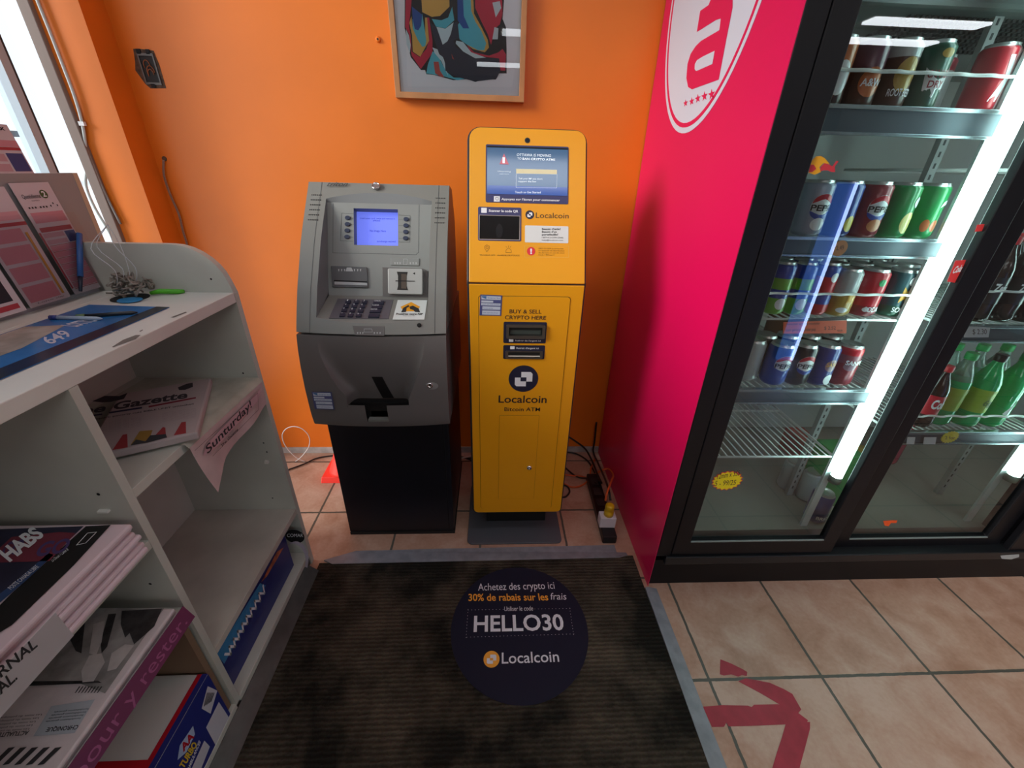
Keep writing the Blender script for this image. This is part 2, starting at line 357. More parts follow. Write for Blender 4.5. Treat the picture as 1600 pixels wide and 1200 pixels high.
def logo(mb, pl, cx, cy, r, n):
    """two interlocking squares with a corner each"""
    mb.poly(pl, [(cx-.58*r, cy+.1*r), (cx-.2*r, cy+.1*r), (cx-.2*r, cy-.18*r), (cx+.18*r, cy-.18*r), (cx+.18*r, cy-.56*r), (cx-.46*r, cy-.56*r), (cx-.58*r, cy-.44*r)], n)
    mb.poly(pl, [(cx+.6*r, cy-.2*r), (cx+.2*r, cy-.2*r), (cx+.2*r, cy+.12*r), (cx-.16*r, cy+.12*r), (cx-.16*r, cy+.52*r), (cx+.46*r, cy+.52*r), (cx+.6*r, cy+.38*r)], n)
    return mb
lb = MB()
for k in range(30):
    for (a, c2) in (((729, 996), (896, 991)),):
        x = a[0]+(c2[0]-a[0])*k/29; y = a[1]+(c2[1]-a[1])*k/29; u, v = FT.uv(x, y); lb.rect(FT, u, v, u+.0022, v+.001, .0006)
for k in range(30):
    if 10 < k < 19: continue
    x = 731+159*k/29; y = 953.5-2.5*k/29; u, v = FT.uv(x, y); lb.rect(FT, u, v, u+.0022, v+.001, .0006)
for k in range(10):
    for (xa, ya, xb, yb) in ((731, 953, 728, 997), (890, 951, 896, 992)):
        u, v = FT.uv(xa+(xb-xa)*k/9, ya+(yb-ya)*k/9); lb.rect(FT, u, v, u+.001, v+.0022, .0006)
lb.build('dotted_frame', DW, dec)
u, v = FT.uv(768, 1030); r = FT.uv(780.5, 1030)[0]-u
MB().poly(FT, circ(u, v, r), .0004).build('logo_disc', DO, dec)
logo(MB(), FT, u, v, r, .0012).build('logo_mark', DW, dec)
MB().text('Localcoin', FT, (784, 1037), (874, 1034), (784, 1020), n=.0006, bold=.008).build('lettering', DW, dec)
# red tape arrow on the tiles
ar = empty('floor_arrow', (1.1, .45, 0), 'worn red tape arrow stuck on the beige floor tiles', 'floor marking')
RT = mat('red_tape', 'a3283c', .5, noise=.12, nscale=25)
def zz(pts, s, ox, oy): return [(a/s+ox, b/s+oy) for a, b in pts]
ar.location = at(1240, 1110, 2, 0)
for k, pts in enumerate(([(335, 400), (380, 418), (425, 440), (447, 453), (445, 470), (425, 466), (410, 472), (380, 463), (350, 468), (333, 462)],
            [(410, 492), (440, 480), (480, 487), (540, 498), (600, 525), (635, 545), (655, 580), (672, 610), (655, 630), (600, 600), (560, 575), (500, 540)],
            [(262, 598), (345, 592), (450, 594), (465, 600), (475, 590), (575, 588), (625, 598), (660, 625), (700, 655), (690, 672), (600, 672), (450, 678), (370, 680), (360, 664), (350, 682), (300, 682)],
            [(608, 666), (708, 662), (708, 690), (690, 760), (668, 840), (640, 960), (525, 960), (552, 850), (570, 790), (590, 730)])):
    MB().poly(FLOORP, FLOORP.q(zz(pts, 2.667, 1000, 880), .001), .0004+.0003*k, .0010+.0003*k).build('tape_piece', RT, ar)

# ================================================================== grey cash machine (left)
GREY = mat('atm_grey', '83847f', .42, bump=.06, bscale=400)
GREYD = mat('atm_dark_grey', '686563', .42, bump=.06, bscale=400)
GREYP = mat('atm_panel_grey', '8d908d', .42, bump=.06, bscale=400)
atm = empty('cash_machine', (-.34, 1.35, 0), 'grey cash machine with blue screen and keypad standing on a black cabinet', 'cash machine')
AX0, AX1 = -.547, -.132
prof = [(.553, 1.097), (.565, 1.092), (.60, 1.088), (.68, 1.086), (.75, 1.09), (.80, 1.097), (.84, 1.107), (.87, 1.122), (.90, 1.139), (.956, 1.172), (1.0, 1.204), (1.065, 1.25), (1.11, 1.288), (1.143, 1.318), (1.20, 1.37), (1.218, 1.386)]
def pry(z):
    if z <= prof[0][0]: return prof[0][1]
    for (a, ya), (b, yb) in zip(prof, prof[1:]):
        if z <= b: return ya+(yb-ya)*(z-a)/(b-a)
    return prof[-1][1]
XC = (AX0+AX1)/2
def front(x, z):
    k = max(0, min(1, (1.22-z)/.3)); e = (x-XC)/.2075
    return pry(z) - .016*k*max(0, 1-e*e)
def lins(a, b, n): return [a+(b-a)*i/n for i in range(n+1)]
# black base cabinet
MB().box((-.545, 1.17, .012), (-.146, 1.60, .553)).build('base_cabinet', mat('atm_black', '0e0f18', .42, noise=.2, nscale=8), atm, bevel=.003)
MB().box((-.543, 1.166, 0), (-.143, 1.60, .012)).build('base_plinth', BLACKM, atm)
MB().box((-.166, 1.1685, .02), (-.163, 1.1715, .552)).build('door_gap', mat('gap', '020203', .8), atm)
# head: outer shell
IX0, IX1 = -.49, -.182
zt = lambda x: 1.176 + .018*(1-((x-(IX0+IX1)/2)/((IX1-IX0)/2))**2)
zl = lambda x: .886 - .010*(1-((x-(IX0+IX1)/2)/((IX1-IX0)/2))**2)
hz = lins(.848, 1.218, 26)
h = MB()
for xs in (lins(AX0, IX0, 4), lins(IX1, AX1, 4)):
    h.grid([[(x, front(x, z), z) for x in xs] for z in hz])
xs = lins(IX0, IX1, 20)
h.grid([[(x, front(x, zt(x)+(1.218-zt(x))*t), zt(x)+(1.218-zt(x))*t) for x in xs] for t in lins(0, 1, 5)])
h.grid([[(x, front(x, .848+(zl(x)-.848)*t), .848+(zl(x)-.848)*t) for x in xs] for t in lins(0, 1, 4)])
for X in (AX0, AX1):
    h.pf([(X, front(X, z), z) for z in hz] + [(X, 1.46, 1.205), (X, 1.53, 1.10), (X, 1.53, .848)])
h.grid([[(x, front(x, 1.218), 1.218) for x in lins(AX0, AX1, 10)], [(x, 1.46, 1.205) for x in lins(AX0, AX1, 10)], [(x, 1.53, 1.10) for x in lins(AX0, AX1, 10)], [(x, 1.53, .848) for x in lins(AX0, AX1, 10)], [(x, front(x, .848), .848) for x in lins(AX0, AX1, 10)]], smooth=False)
h.build('head_shell', GREY, atm)
yb = lambda z: 1.238+(z-.918)*(1.354-1.238)/(1.175-.918)
cv = MB()
for X in (IX0, IX1):
    zs = lins(.886, 1.170, 14)
    cv.grid([[(X, front(X, z), z) for z in zs], [(X, max(yb(z) if z > .918 else 1.125+(z-.886)/(.918-.886)*(.113), front(X, z)+.001), z) for z in zs]])
cv.grid([[(x, front(x, zt(x)), zt(x)) for x in xs], [(x, yb(1.166), 1.166) for x in xs]])
cv.build('recess_cheeks', mat('atm_recess_grey', '7c7f80', .42), atm)
PB = Pl((-.336, yb(.918), .918), (1, 0, 0), (0, yb(1.175)-yb(.918), 1.175-.918))
PS = Pl((-.336, 1.125, .886), (1, 0, 0), (0, .113, .032))
sc = [PB.uv(553.8, 325.5), PB.uv(621.8, 327), PB.uv(621.8, 383.8), PB.uv(551.8, 382.5)]
su0, su1, sv0, sv1 = (sc[0][0]+sc[3][0])/2, (sc[1][0]+sc[2][0])/2, (sc[2][1]+sc[3][1])/2, (sc[0][1]+sc[1][1])/2
ub0, ub1, vt = IX0+.336, IX1+.336, .272
bp_ = MB()
for r_ in ((ub0, 0, ub1, sv0), (ub0, sv1, ub1, vt), (ub0, sv0, su0, sv1), (su1, sv0, ub1, sv1)): bp_.rect(PB, *r_, 0)
bp_.build('screen_panel', GREYP, atm)
rc = MB()
for (a, b2) in (((su0, sv0), (su1, sv0)), ((su1, sv0), (su1, sv1)), ((su1, sv1), (su0, sv1)), ((su0, sv1), (su0, sv0))):
    rc.pf([PB.pt(*a, 0), PB.pt(*b2, 0), PB.pt(*b2, -.03), PB.pt(*a, -.03)])
rc.build('screen_recess', mat('atm_bezel', '6a6d6c', .45), atm)
scr = MB().rect(PB, su0, sv0, su1, sv1, -.028).build('screen', mat('atm_lcd', '6a76e8', .3, emit=.75, ecol='6b7cf0'), atm)
SB = Pl(PB.pt(0, 0, -.0275), PB.U, PB.V)
MB().text('Insert your card, swipe and remove it', SB, (563, 342), (617, 343), (563, 339.6), n=.0004).text('please', SB, (583, 345.5), (594, 346), (583, 343), n=.0004).text('No Image Here', SB, (578, 362), (603, 362.5), (578, 359), n=.0004).text('surcharge waived', SB, (589, 378.3), (618, 378.6), (589, 375.6), n=.0004) \
    .build('lettering', mat('lcd_text', '26308c', .5), scr)
# raised frame line + button plates
def line(mb, pl, pts, w, n, closed=False):
    P = pts + ([pts[0]] if closed else [])
    for a, b2 in zip(P, P[1:]):
        d = Vector((b2[0]-a[0], b2[1]-a[1])); 
        if d.length < 1e-6: continue
        d.normalize(); o = Vector((-d.y, d.x))*w/2; e = d*w/2
        mb.poly(pl, [(a[0]-e.x+o.x, a[1]-e.y+o.y), (a[0]-e.x-o.x, a[1]-e.y-o.y), (b2[0]+e.x-o.x, b2[1]+e.y-o.y), (b2[0]+e.x+o.x, b2[1]+e.y+o.y)], n)
    return mb
lm = MB(); line(lm, PB, PB.q([(520.5, 318), (520, 395), (650, 398), (654, 394), (655, 320)]), .0012, .0004)
line(lm, PB, PB.q([(534, 333), (532, 376), (551, 377)]), .001, .0004); line(lm, PB, PB.q([(623, 336), (641, 337), (640.5, 378.5), (623, 378)]), .001, .0004)
line(lm, PB, PB.q([(534, 333), (552, 334)]), .001, .0004)
for x in (543, 635):
    for k in range(4):
        y = 341+9.9*k + (1.8 if x > 600 else 0); line(lm, PB, PB.q([(x+4 if x < 600 else 623, y), (552 if x < 600 else x-4, y)]), .0007, .0004)
lm.build('panel_line', mat('groove_grey', '4c5052', .6), atm)
BT = mat('button_blue', '2f3850', .35)
for x in (543, 634.5):
    for k in range(4):
        y = (340.2 if x < 600 else 342.3)+9.9*k; u, v = PB.uv(x-.3*k, y, .003)
        MB().poly(PB, circ(u, v, .0082, 18, .0062), 0, .004).build('side_button', BT, atm, bevel=.0012)
# receipt module
rq = PB.q([(518, 416), (574, 418), (576, 450), (520, 449)])
MB().poly(PB, rq, 0, .006).build('receipt_module', mat('atm_module', '5c5d5f', .4), atm, bevel=.0015)
MB().poly(PB, PB.q([(523, 440), (573.5, 442), (574, 446), (523, 444.5)], .006), .006, .0078).build('receipt_slot', mat('slot_pale', 'b3b6b8', .35), atm)
MB().poly(PB, PB.q([(522, 437.6), (573.5, 439.6), (573.5, 441.8), (522, 440)], .006), .006, .0072).build('slot_shadow_gap', mat('gap', '020203', .8), atm)
rb = MB()
for x in (528.5, 533, 537.5, 553, 558, 562.5): rb.poly(PB, PB.q([(x, 420.5), (x+2, 420.6), (x+1.4, 424), (x+.6, 424)], .006), .0066)
rb.poly(PB, PB.q([(542, 418), (549, 418), (552, 424), (540, 424)], .006), .0064)
rb.build('receipt_mark', mat('pale_mark', 'bdbfbf', .5), atm)
# card reader
MB().poly(PB, PB.q([(597.5, 418), (661, 420), (669, 424), (669, 466), (598, 464)]), 0, .004).build('reader_surround', GREYD, atm, bevel=.001)
cr_ = MB().poly(PB, [(u, v) for u, v in rrect(*PB.uv(606, 459, .02), *PB.uv(660, 420, .02), .005)], .004, .02).build('card_reader', mat('reader_silver', 'b4b6b3', .35), atm, bevel=.002)
MB().poly(PB, PB.q([(620, 424.5), (637, 425), (635.5, 431), (635.5, 447), (637.5, 453.5), (620.5, 453), (622, 447), (622, 431)], .02), .02, .0206).build('reader_throat', mat('throat', '1c1a18', .5), cr_)
MB().poly(PB, PB.q([(627, 428), (635, 428.5), (635, 451), (627, 450.5)], .0206), .0206, .0209).build('throat_floor', mat('throat_floor', '55493f', .4), cr_)
MB().poly(PB, PB.q([(618, 438.2), (648, 438.7), (648, 439.8), (618, 439.6)], .021), .021, .0214).build('card_slot', mat('gap', '020203', .8), cr_)
MB().poly(PB, PB.q([(645, 427.2), (648.5, 425.5), (648.5, 429.4)], .02), .0206).build('reader_arrow', BLACKM, cr_)
MB().poly(PB, PB.q([(611, 403), (655, 404), (655, 415.5), (611, 414.5)]), 0, .003).build('card_hint_plate', GREYP, atm, bevel=.0008)
rb = MB()
for x in (616, 620, 624, 640, 644.5, 649): rb.poly(PB, PB.q([(x, 410), (x+2.4, 410), (x+1.6, 413), (x+.8, 413)], .003), .0036)
line(rb, PB, PB.q([(630.5, 405), (636.5, 405), (636, 413.5), (630.5, 413.5)], .003), .0008, .0036, True)
rb.build('card_hint_mark', mat('pale_mark', 'bdbfbf', .5), atm)
# keypad shelf
ks = MB(); ks.rect(PS, IX0+.336, 0, IX1+.336, .1175, 0)
ks.grid([[(x, front(x, zl(x)), zl(x)) for x in xs], [(x, 1.125, .886) for x in xs]])
ks.build('keypad_shelf', GREY, atm)
K2 = lambda p: zz(p, 5.715, 500, 320)
MB().poly(PS, PS.q(K2([(160, 840), (655, 850), (610, 1020), (80, 1015)])), 0, .001).build('keypad_plate', mat('plate_grey', '605f66', .4), atm)
KM = mat('key_blue', '262b3f', .4)
KL = [(245, 868), (320, 868), (392, 870), (228, 904), (302, 904), (374, 906), (212, 942), (285, 944), (358, 945), (195, 984), (268, 986), (340, 987)]
for i, (x, y) in enumerate(KL):
    k = MB().poly(PS, PS.q(K2([(x-24, y+13), (x+24, y+13), (x+32, y-15), (x-16, y-15)]), .004), .001, .005).build('key', KM, atm, bevel=.0008)
    MB().text('123456789*0#'[i], PS, *[tuple(q) for q in K2([(x-2, y+5), (x+9, y+5), (x+2, y-9)])], n=.0056).build('lettering', WHITE, k)
for i, (x, y) in enumerate([(522, 873), (507, 911), (492, 948), (480, 989)]):
    k = MB().poly(PS, PS.q(K2([(x-52, y+13), (x+45, y+14), (x+53, y-14), (x-42, y-15)]), .004), .001, .005).build('key', KM, atm, bevel=.0008)
    if i < 3: MB().text(('CANCEL', 'CLEAR', 'ENTER')[i], PS, *[tuple(q) for q in K2([(x-35, y+4), (x+22, y+5), (x-32, y-8)])], n=.0056).build('lettering', WHITE, k)
st = MB().poly(PS, PS.q(K2([(695, 853), (958, 855), (932, 1028), (648, 1028)])), 0.0005, .0012).build('pin_sticker', mat('sticker_white', 'dfe6e4', .45), atm, label='white sticker with hands shielding a keypad')
MB().poly(PS, PS.q(K2([(815, 872), (895, 915), (850, 955), (745, 955), (720, 915)])), .0016).build('sticker_icon', mat('icon_amber', 'f0a51c', .5), st)
q1 = MB(); q1.poly(PS, PS.q(K2([(725, 965), (745, 925), (790, 900), (800, 912), (775, 925), (768, 962)])), .002).poly(PS, PS.q(K2([(800, 915), (830, 905), (880, 930), (895, 965), (850, 962), (835, 945), (805, 935)])), .002)
q1.text('Protégez votre NIP', PS, *[tuple(q) for q in K2([(680, 987), (918, 988), (684, 970)])], n=.002, bold=.02).text('Protect your PIN', PS, *[tuple(q) for q in K2([(742, 1000), (845, 1000), (743, 994)])], n=.002)
q1.build('sticker_print', INK, st)
# lip details
LP = Pl((XC, front(XC, .86), .855), (1, 0, 0), (0, front(XC, .88)-front(XC, .86), .02))
MB().poly(LP, LP.q([(551, 509), (601, 510), (601, 525), (555, 524)]), 0, .003).build('cash_hint_plate', GREYD, atm, bevel=.0008)
rb = MB()
for x in (558, 562, 566, 584, 588.5, 593): rb.poly(LP, LP.q([(x, 519), (x+2, 519), (x+1.3, 522), (x+.6, 522)], .003), .0036)
line(rb, LP, LP.q([(569, 514), (581, 514), (582, 519), (569, 519)], .003), .0008, .0036, True)
rb.build('cash_hint_mark', mat('pale_mark', 'bdbfbf', .5), atm)
p3 = at(655, 508.5, 1, 1.112); MB().lathe([(.006, 0), (.006, .004), (.004, .005)], (p3.x, front(p3.x, p3.z)+.001, p3.z), 16, axis=(0, -1, .3)).build('camera_dot', BLACKM, atm)
# top badge, speaker grilles, name
p3 = at(587.5, 291, 1, 1.372); MB().lathe([(.012, -.002), (.0125, .003), (.0095, .005), (.009, .002)], p3, 24, axis=(0, -.7, .7)).build('key_lock', CHROME, atm)
TPn = Pl(at(530, 291, 1, 1.374), (1, 0, 0), (0, .052, .057))
MB().text('triton', TPn, (511, 291.5), (543, 291.5), (513, 285), n=.002, italic=.4, bold=.01).build('lettering', mat('badge_dark', '3c4042', .4), atm)
gr_ = MB()
for (x0_, x1_, xx0, xx1) in ((-.535, -.503, 0, 0), (-.172, -.142, 0, 0)):
    for i in range(6):
        for j in range(6):
            x = x0_+(x1_-x0_)*(j+.5)/6; z = 1.115+.075*(i+.5)/6; y = front(x, z)
            gr_.box((x-.0009, y-.0010, z-.0022), (x+.0009, y+.004, z+.0022))
gr_.build('speaker_holes', mat('hole_dark', '2c2e30', .7), atm)
sm = MB()
for X in (-.508, -.163):
    for a, b2 in zip(hz, hz[1:]):
        sm.pf([(X-.0006, front(X, a)-.0008, a), (X+.0006, front(X, a)-.0008, a), (X+.0006, front(X, b2)-.0008, b2), (X-.0006, front(X, b2)-.0008, b2)])
sm.build('side_seam', mat('groove_grey', '4c5052', .6), atm)
# lower fascia with scoop
def tab(T, z):
    if z <= T[0][0]: return T[0][1]
    for (a, va), (b, vb) in zip(T, T[1:]):
        if z <= b: return va+(vb-va)*(z-a)/(b-a)
    return T[-1][1]
XL = [(.634, -.429), (.663, -.426), (.69, -.446), (.723, -.463), (.789, -.485), (.842, -.490)]
XR = [(.634, -.248), (.653, -.248), (.70, -.229), (.749, -.210), (.792, -.197), (.842, -.189)]
zs_ = [.553, .562] + lins(.575, .634, 6) + lins(.65, .842, 24); z1_ = [z for z in zs_ if z >= .634]; z0_ = [z for z in zs_ if z <= .635]
lf = MB()
lf.grid([[(x, front(x, z), z) for x in lins(AX0, tab(XL, z), 8)] for z in z1_])
lf.grid([[(x, front(x, z), z) for x in lins(tab(XR, z), AX1, 8)] for z in z1_])
xs_ = lins(AX0, -.429, 6)[:-1] + lins(-.429, -.378, 4)[:-1] + lins(-.378, -.3135, 4)[:-1] + lins(-.3135, -.248, 4)[:-1] + lins(-.248, AX1, 6)
lf.grid([[(x, front(x, z), z) for x in xs_] for z in z0_], skip=lambda i, j: z0_[i] >= .574 and -.378 < (xs_[j]+xs_[j+1])/2 < -.3135)
def dep(s_, t): 
    e = abs(2*s_-1); return .050*(1-t)**1.15*(1-e**14)
rows = []
for i in range(25):
    t = i/24; z = .630+(.842-.630)*t; a_x, b_x = tab(XL, z), tab(XR, z); rows.append([(a_x+(b_x-a_x)*s_, front(a_x+(b_x-a_x)*s_, max(z, .634))+dep(s_, t), z) for s_ in [0, .01, .025, .05, .09, .14]+lins(.2, .8, 12)+[.86, .91, .95, .975, .99, 1]])
lf.grid(rows)
xs_ = lins(AX0, AX1, 20)
for X in (AX0, AX1): lf.pf([(X, front(X, z), z) for z in zs_] + [(X, 1.60, .842), (X, 1.60, .553)])
lf.grid([[(x, front(x, .842), .842) for x in xs_], [(x, 1.60, .842) for x in xs_]], smooth=False)
lf.grid([[(x, front(x, .553), .553) for x in xs_], [(x, 1.60, .553) for x in xs_]], smooth=False)
lf.build('lower_fascia', GREYD, atm)
MB().box((AX0+.006, 1.125, .842), (AX1-.003, 1.50, .848)).build('seam_gap', mat('gap', '020203', .8), atm)
ti = MB(); ti.box((-.4285, 1.096, .600), (-.2485, 1.19, .6295)).box((-.40, 1.10, .556), (-.29, 1.19, .60)); ti.build('cash_tray_inside', mat('tray_black', '050506', .6), atm)
MB().box((-.378, 1.082, .568), (-.3135, 1.13, .577)).build('tray_floor', GREY, atm)
MB().box((-.372, 1.10, .577), (-.32, 1.134, .60)).build('tray_step', mat('tray_step', '2f2f30', .5), atm)
nt_ = MB(); y0 = front(-.34, .70)+.033; yd = lambda x, z: front(x, z)+dep((x-tab(XL, z))/(tab(XR, z)-tab(XL, z)), (z-.63)/.212)-.0012
nt_.grid([[(x0_+(x1_-x0_)*k/3, yd(x0_+(x1_-x0_)*k/3, z), z) for k in range(4)] for z, x0_, x1_ in [(.632+.012*i, -.336+.0026*i*-1, -.302-.003*i) for i in range(8)]])
nt_.build('finger_notch', mat('tray_black', '050506', .6), atm)
sm = MB()
for X in (-.429, -.248): sm.pf([(X-.0006, front(X, z)-.0006, z) for z in (.56, .634)] + [(X+.0006, front(X, z)-.0006, z) for z in (.634, .56)])
sm.build('tray_seam', mat('groove_grey', '4c5052', .6), atm)
p3 = at(673, 600, 1, 1.09); p3.y = front(p3.x, p3.z)
LK = Pl(p3, (1, 0, 0), (0, 0, 1)); MB().poly(LK, circ(.004, -.001, .019, 28, .012), 0, .0012).build('lock_dimple', mat('dimple', '8a8a88', .3), atm)
MB().lathe([(.0085, 0), (.0085, .004), (.005, .005), (.004, .002)], p3+Vector((-.001, 0, .001)), 20, axis=(0, -1, 0)).build('lock_barrel', CHROME, atm)
NP = Pl((-.53, 1.0845, .65), (1, 0, 0), (0, 0, 1))
def notice(pl, quad, parent, n=.0008):
    q = pl.q(quad)
    o = MB().poly(pl, q, n-.0006, n).build('notice_sticker', mat('notice_back', '4a5080', .5), parent, label='small bilingual fee notice sticker')
    m1 = MB()
    def P(s, t): 
        a = [q[0][i]*(1-s)+q[1][i]*s for i in (0, 1)]; b = [q[3][i]*(1-s)+q[2][i]*s for i in (0, 1)]; return (a[0]*(1-t)+b[0]*t, a[1]*(1-t)+b[1]*t)
    for (s0, s1, t0, t1) in ((.06, .94, .05, .22), (.06, .6, .27, .36), (.06, .94, .39, .5), (.12, .94, .55, .7), (.12, .94, .75, .95)):
        m1.poly(pl, [P(s0, t0), P(s1, t0), P(s1, t1), P(s0, t1)], n+.0003)
    m1.build('sticker_print', mat('notice_white', 'c3cbd8', .5), o)
    m2 = MB()
    for (s0, s1, t0, t1, tx) in ((.35, .9, .10, .17, 'Interac fee'), (.1, .9, .41, .46, 'cash service notice'), (.15, .6, .60, .66, 'frais de service'), (.15, .85, .82, .88, 'avis service frais')):
        m2.text(tx, pl, P(s0, t1), P(s1, t1), P(s0, t0), n=n+.0006, px=False)
    m2.poly(pl, [P(.08, .06), P(.28, .06), P(.28, .2), P(.08, .12)], n+.0005)
    m2.build('lettering', mat('notice_ink', '3a6aa0', .5), o)
NP = Pl((-.525, front(-.525, .67)-.0012, .65), (1, (front(-.50, .67)-front(-.54, .67))/.04, 0), (0, 0, 1))
notice(NP, [(487, 612), (518, 612.5), (523, 640), (492, 639)], atm)

# ================================================================== yellow crypto kiosk (right)
YEL = mat('kiosk_yellow', 'e9a012', .36)
KDK = mat('kiosk_charcoal', '2c2b30', .45)
kio = empty('crypto_kiosk', (.09, 1.26, 0), 'tall yellow bitcoin kiosk with touchscreen standing on a flat grey foot', 'kiosk')
KX0, KX1 = -.065, .256
KL_ = Pl((0, 1.137, 0), (1, 0, 0), (0, 0, 1))
KU = Pl((0, 1.137, .986), (1, 0, 0), (0, .183, .374))
VT = (KU.uv(822, 201)[1])
MB().poly(FLOORP, rrect(-.092, 1.108, .27, 1.44, .02), 0, .008).build('foot_plate', mat('foot_grey', '54565c', .5), kio, bevel=.002)
MB().box((-.02, 1.22, .008), (.215, 1.38, .14)).build('neck', BLACKM, kio)
MB().poly(KL_, rrect(KX0-.006, .131, KX1+.005, .990, [.018, .018, 0, 0]), -.26, -.006).build('lower_housing', KDK, kio, bevel=.002)
MB().poly(KU, rrect(KX0-.007, -.003, KX1+.006, VT+.009, [0, 0, .037, .037]), -.16, -.012).build('upper_housing', KDK, kio, bevel=.002)
MB().poly(KL_, rrect(KX0, .137, KX1, .983, [.016, .016, 0, 0]), -.006, 0).build('lower_panel', YEL, kio, bevel=.0015)
s4 = [KU.uv(761, 228.5), KU.uv(887, 232.5), KU.uv(886.5, 307), KU.uv(761, 305)]
ku0, ku1, kv0, kv1 = (s4[0][0]+s4[3][0])/2, (s4[1][0]+s4[2][0])/2, (s4[2][1]+s4[3][1])/2, (s4[0][1]+s4[1][1])/2
up = MB(); out = rrect(KX0, .003, KX1, VT, [0, 0, .03, .03])
up.poly(KU, out, -.012, 0); up.build('upper_panel', YEL, kio, bevel=.0015)
# screen and its navy surround
sf = [KU.uv(759.5, 226), KU.uv(888.5, 229.5), KU.uv(887.5, 319), KU.uv(758.5, 316.5)]
fu0, fu1, fv0, fv1 = (sf[0][0]+sf[3][0])/2, (sf[1][0]+sf[2][0])/2, (sf[2][1]+sf[3][1])/2, (sf[0][1]+sf[1][1])/2
NV = mat('kiosk_navy', '3a3a66', .4)
MB().rect(KU, fu0, fv0, fu1, fv1, 0, .0012, .004).build('screen_surround', NV, kio)
scn = MB().rect(KU, ku0, kv0+.002, ku1, kv1-.003, .0012, .0018).build('touchscreen', mat('kiosk_lcd', '2c4a68', .13, emit=.33, ecol='4f7ca8', coat=1), kio)
MB().rect(KU, ku0, kv1-.0035, ku1, kv1, .0012, .003).build('screen_top_edge', BLACKM, kio)
MB().rect(KU, ku0+.0005, kv0+.002, ku1-.0005, kv0+(kv1-kv0)*.19, .0018, .0022).build('screen_footer_bar', mat('lcd_bar', '1f3f80', .13, emit=.4, ecol='2858b8', coat=1), scn)
SG = mat('lcd_white', 'dce8f0', .4, emit=.45)
Z1 = lambda p: zz(p, 10, 740, 210)
def T(mb, s, pl, z, a, b2, c, **k): return mb.text(s, pl, *[tuple(q) for q in z([a, b2, c])], **k)
sx_ = MB(); T(sx_, 'OTTAWA IS MOVING', KU, Z1, (672, 345), (1205, 360), (676, 305), n=.0026); T(sx_, 'TO', KU, Z1, (682, 400), (745, 402), (684, 366), n=.0026)
T(sx_, 'BAN CRYPTO ATMS', KU, Z1, (762, 405), (1270, 420), (765, 370), n=.0026, bold=.02)
T(sx_, 'Tell your MP you don\'t', KU, Z1, (700, 708), (1075, 716), (700, 682), n=.0026, bold=.01); T(sx_, 'support the ban', KU, Z1, (695, 752), (975, 756), (695, 727), n=.0026, bold=.01)
T(sx_, 'Touch to Get Started', KU, Z1, (645, 925), (1045, 928), (648, 892), n=.0026); T(sx_, 'Warning', KU, Z1, (370, 595), (580, 598), (370, 575), n=.0026); T(sx_, 'read more', KU, Z1, (405, 632), (550, 634), (405, 618), n=.0026)
T(sx_, 'I', KU, Z1, (452, 455), (488, 456), (452, 365), n=.003, bold=.03)
sx_.build('lettering', SG, scn)
line(MB(), KU, KU.q(Z1([(665, 620), (1300, 632), (1295, 845), (662, 838)])), .0005, .0026, True).build('box_outline', SG, scn)
MB().poly(KU, KU.q(Z1([(665, 545), (1300, 560), (1300, 628), (665, 615)])), .0024).build('caption_bar', mat('lcd_beige', 'b9b090', .4, emit=.5, ecol='c8c09a'), scn)
MB().poly(KU, KU.q(Z1([(475, 305), (405, 470), (550, 475)])), .0024).build('alert_triangle', mat('lcd_red', 'b0606a', .4, emit=.4, ecol='c87080'), scn)
MB().poly(KU, KU.q(Z1([(318, 968), (410, 970), (408, 1055), (316, 1053)])), .0018).build('icon_tile', WHITE, kio)
line(MB(), KU, KU.q(Z1([(345, 990), (385, 992), (383, 1025), (365, 1035), (345, 1020)])), .0008, .0022, True).build('hand_icon', NAVY, kio)
T(MB(), "Appuyez sur l'écran pour commencer", KU, Z1, (432, 1030), (1345, 1050), (436, 995), n=.002, bold=.025).build('lettering', WHITE, kio)
p3 = KU.uv(824, 219.5); MB().poly(KU, circ(*p3, .0075, 24), 0, .0008).build('camera_ring', mat('cam_ring', '4a4038', .5), kio); MB().poly(KU, circ(*p3, .0055, 20), .0008, .0016).build('camera_lens', mat('lens', '1d242c', .1), kio)
# scanner window
Z2 = lambda p: zz(p, 8.572, 730, 310)
q = KU.q(Z2([(150, 112), (725, 128), (720, 575), (140, 565)])); MB().rect(KU, (q[0][0]+q[3][0])/2, (q[2][1]+q[3][1])/2, (q[1][0]+q[2][0])/2, (q[0][1]+q[1][1])/2, 0, .0012, .004).build('scanner_surround', NV, kio)
q = KU.q(Z2([(165, 225), (705, 240), (700, 558), (160, 548)]))
line(MB(), KU, q, .0016, .0016, True).build('scanner_rim', mat('rim_beige', 'a79a90', .4), kio)
sc_ = MB().poly(KU, q, .0012, .0015).build('scanner_window', mat('scan_black', '0c0a0b', .15), kio)
p3 = KU.uv(730+430/8.572, 310+490/8.572); MB().poly(KU, circ(*p3, .004, 20), .0019).poly(KU, circ(p3[0], p3[1]+.011, .010, 24, .019), .0017).build('scanner_lens', mat('scan_dark', '19181a', .2), sc_)
MB().poly(KU, rrect(*KU.uv(*Z2([(188, 196)])[0]), *KU.uv(*Z2([(262, 130)])[0]), .001), .0018).build('icon_tile', WHITE, kio)
T(MB(), 'Scanner le code QR', KU, Z2, (288, 182), (682, 192), (290, 150), n=.002, bold=.03).build('lettering', WHITE, kio)
u, v = KU.uv(*Z2([(838, 220)])[0]); r = KU.uv(*Z2([(896, 220)])[0])[0]-u
ld = MB().poly(KU, circ(u, v, r), .0006).build('logo_disc', NAVY, kio); logo(MB(), KU, u, v, r, .0012).build('logo_mark', WHITE, ld)
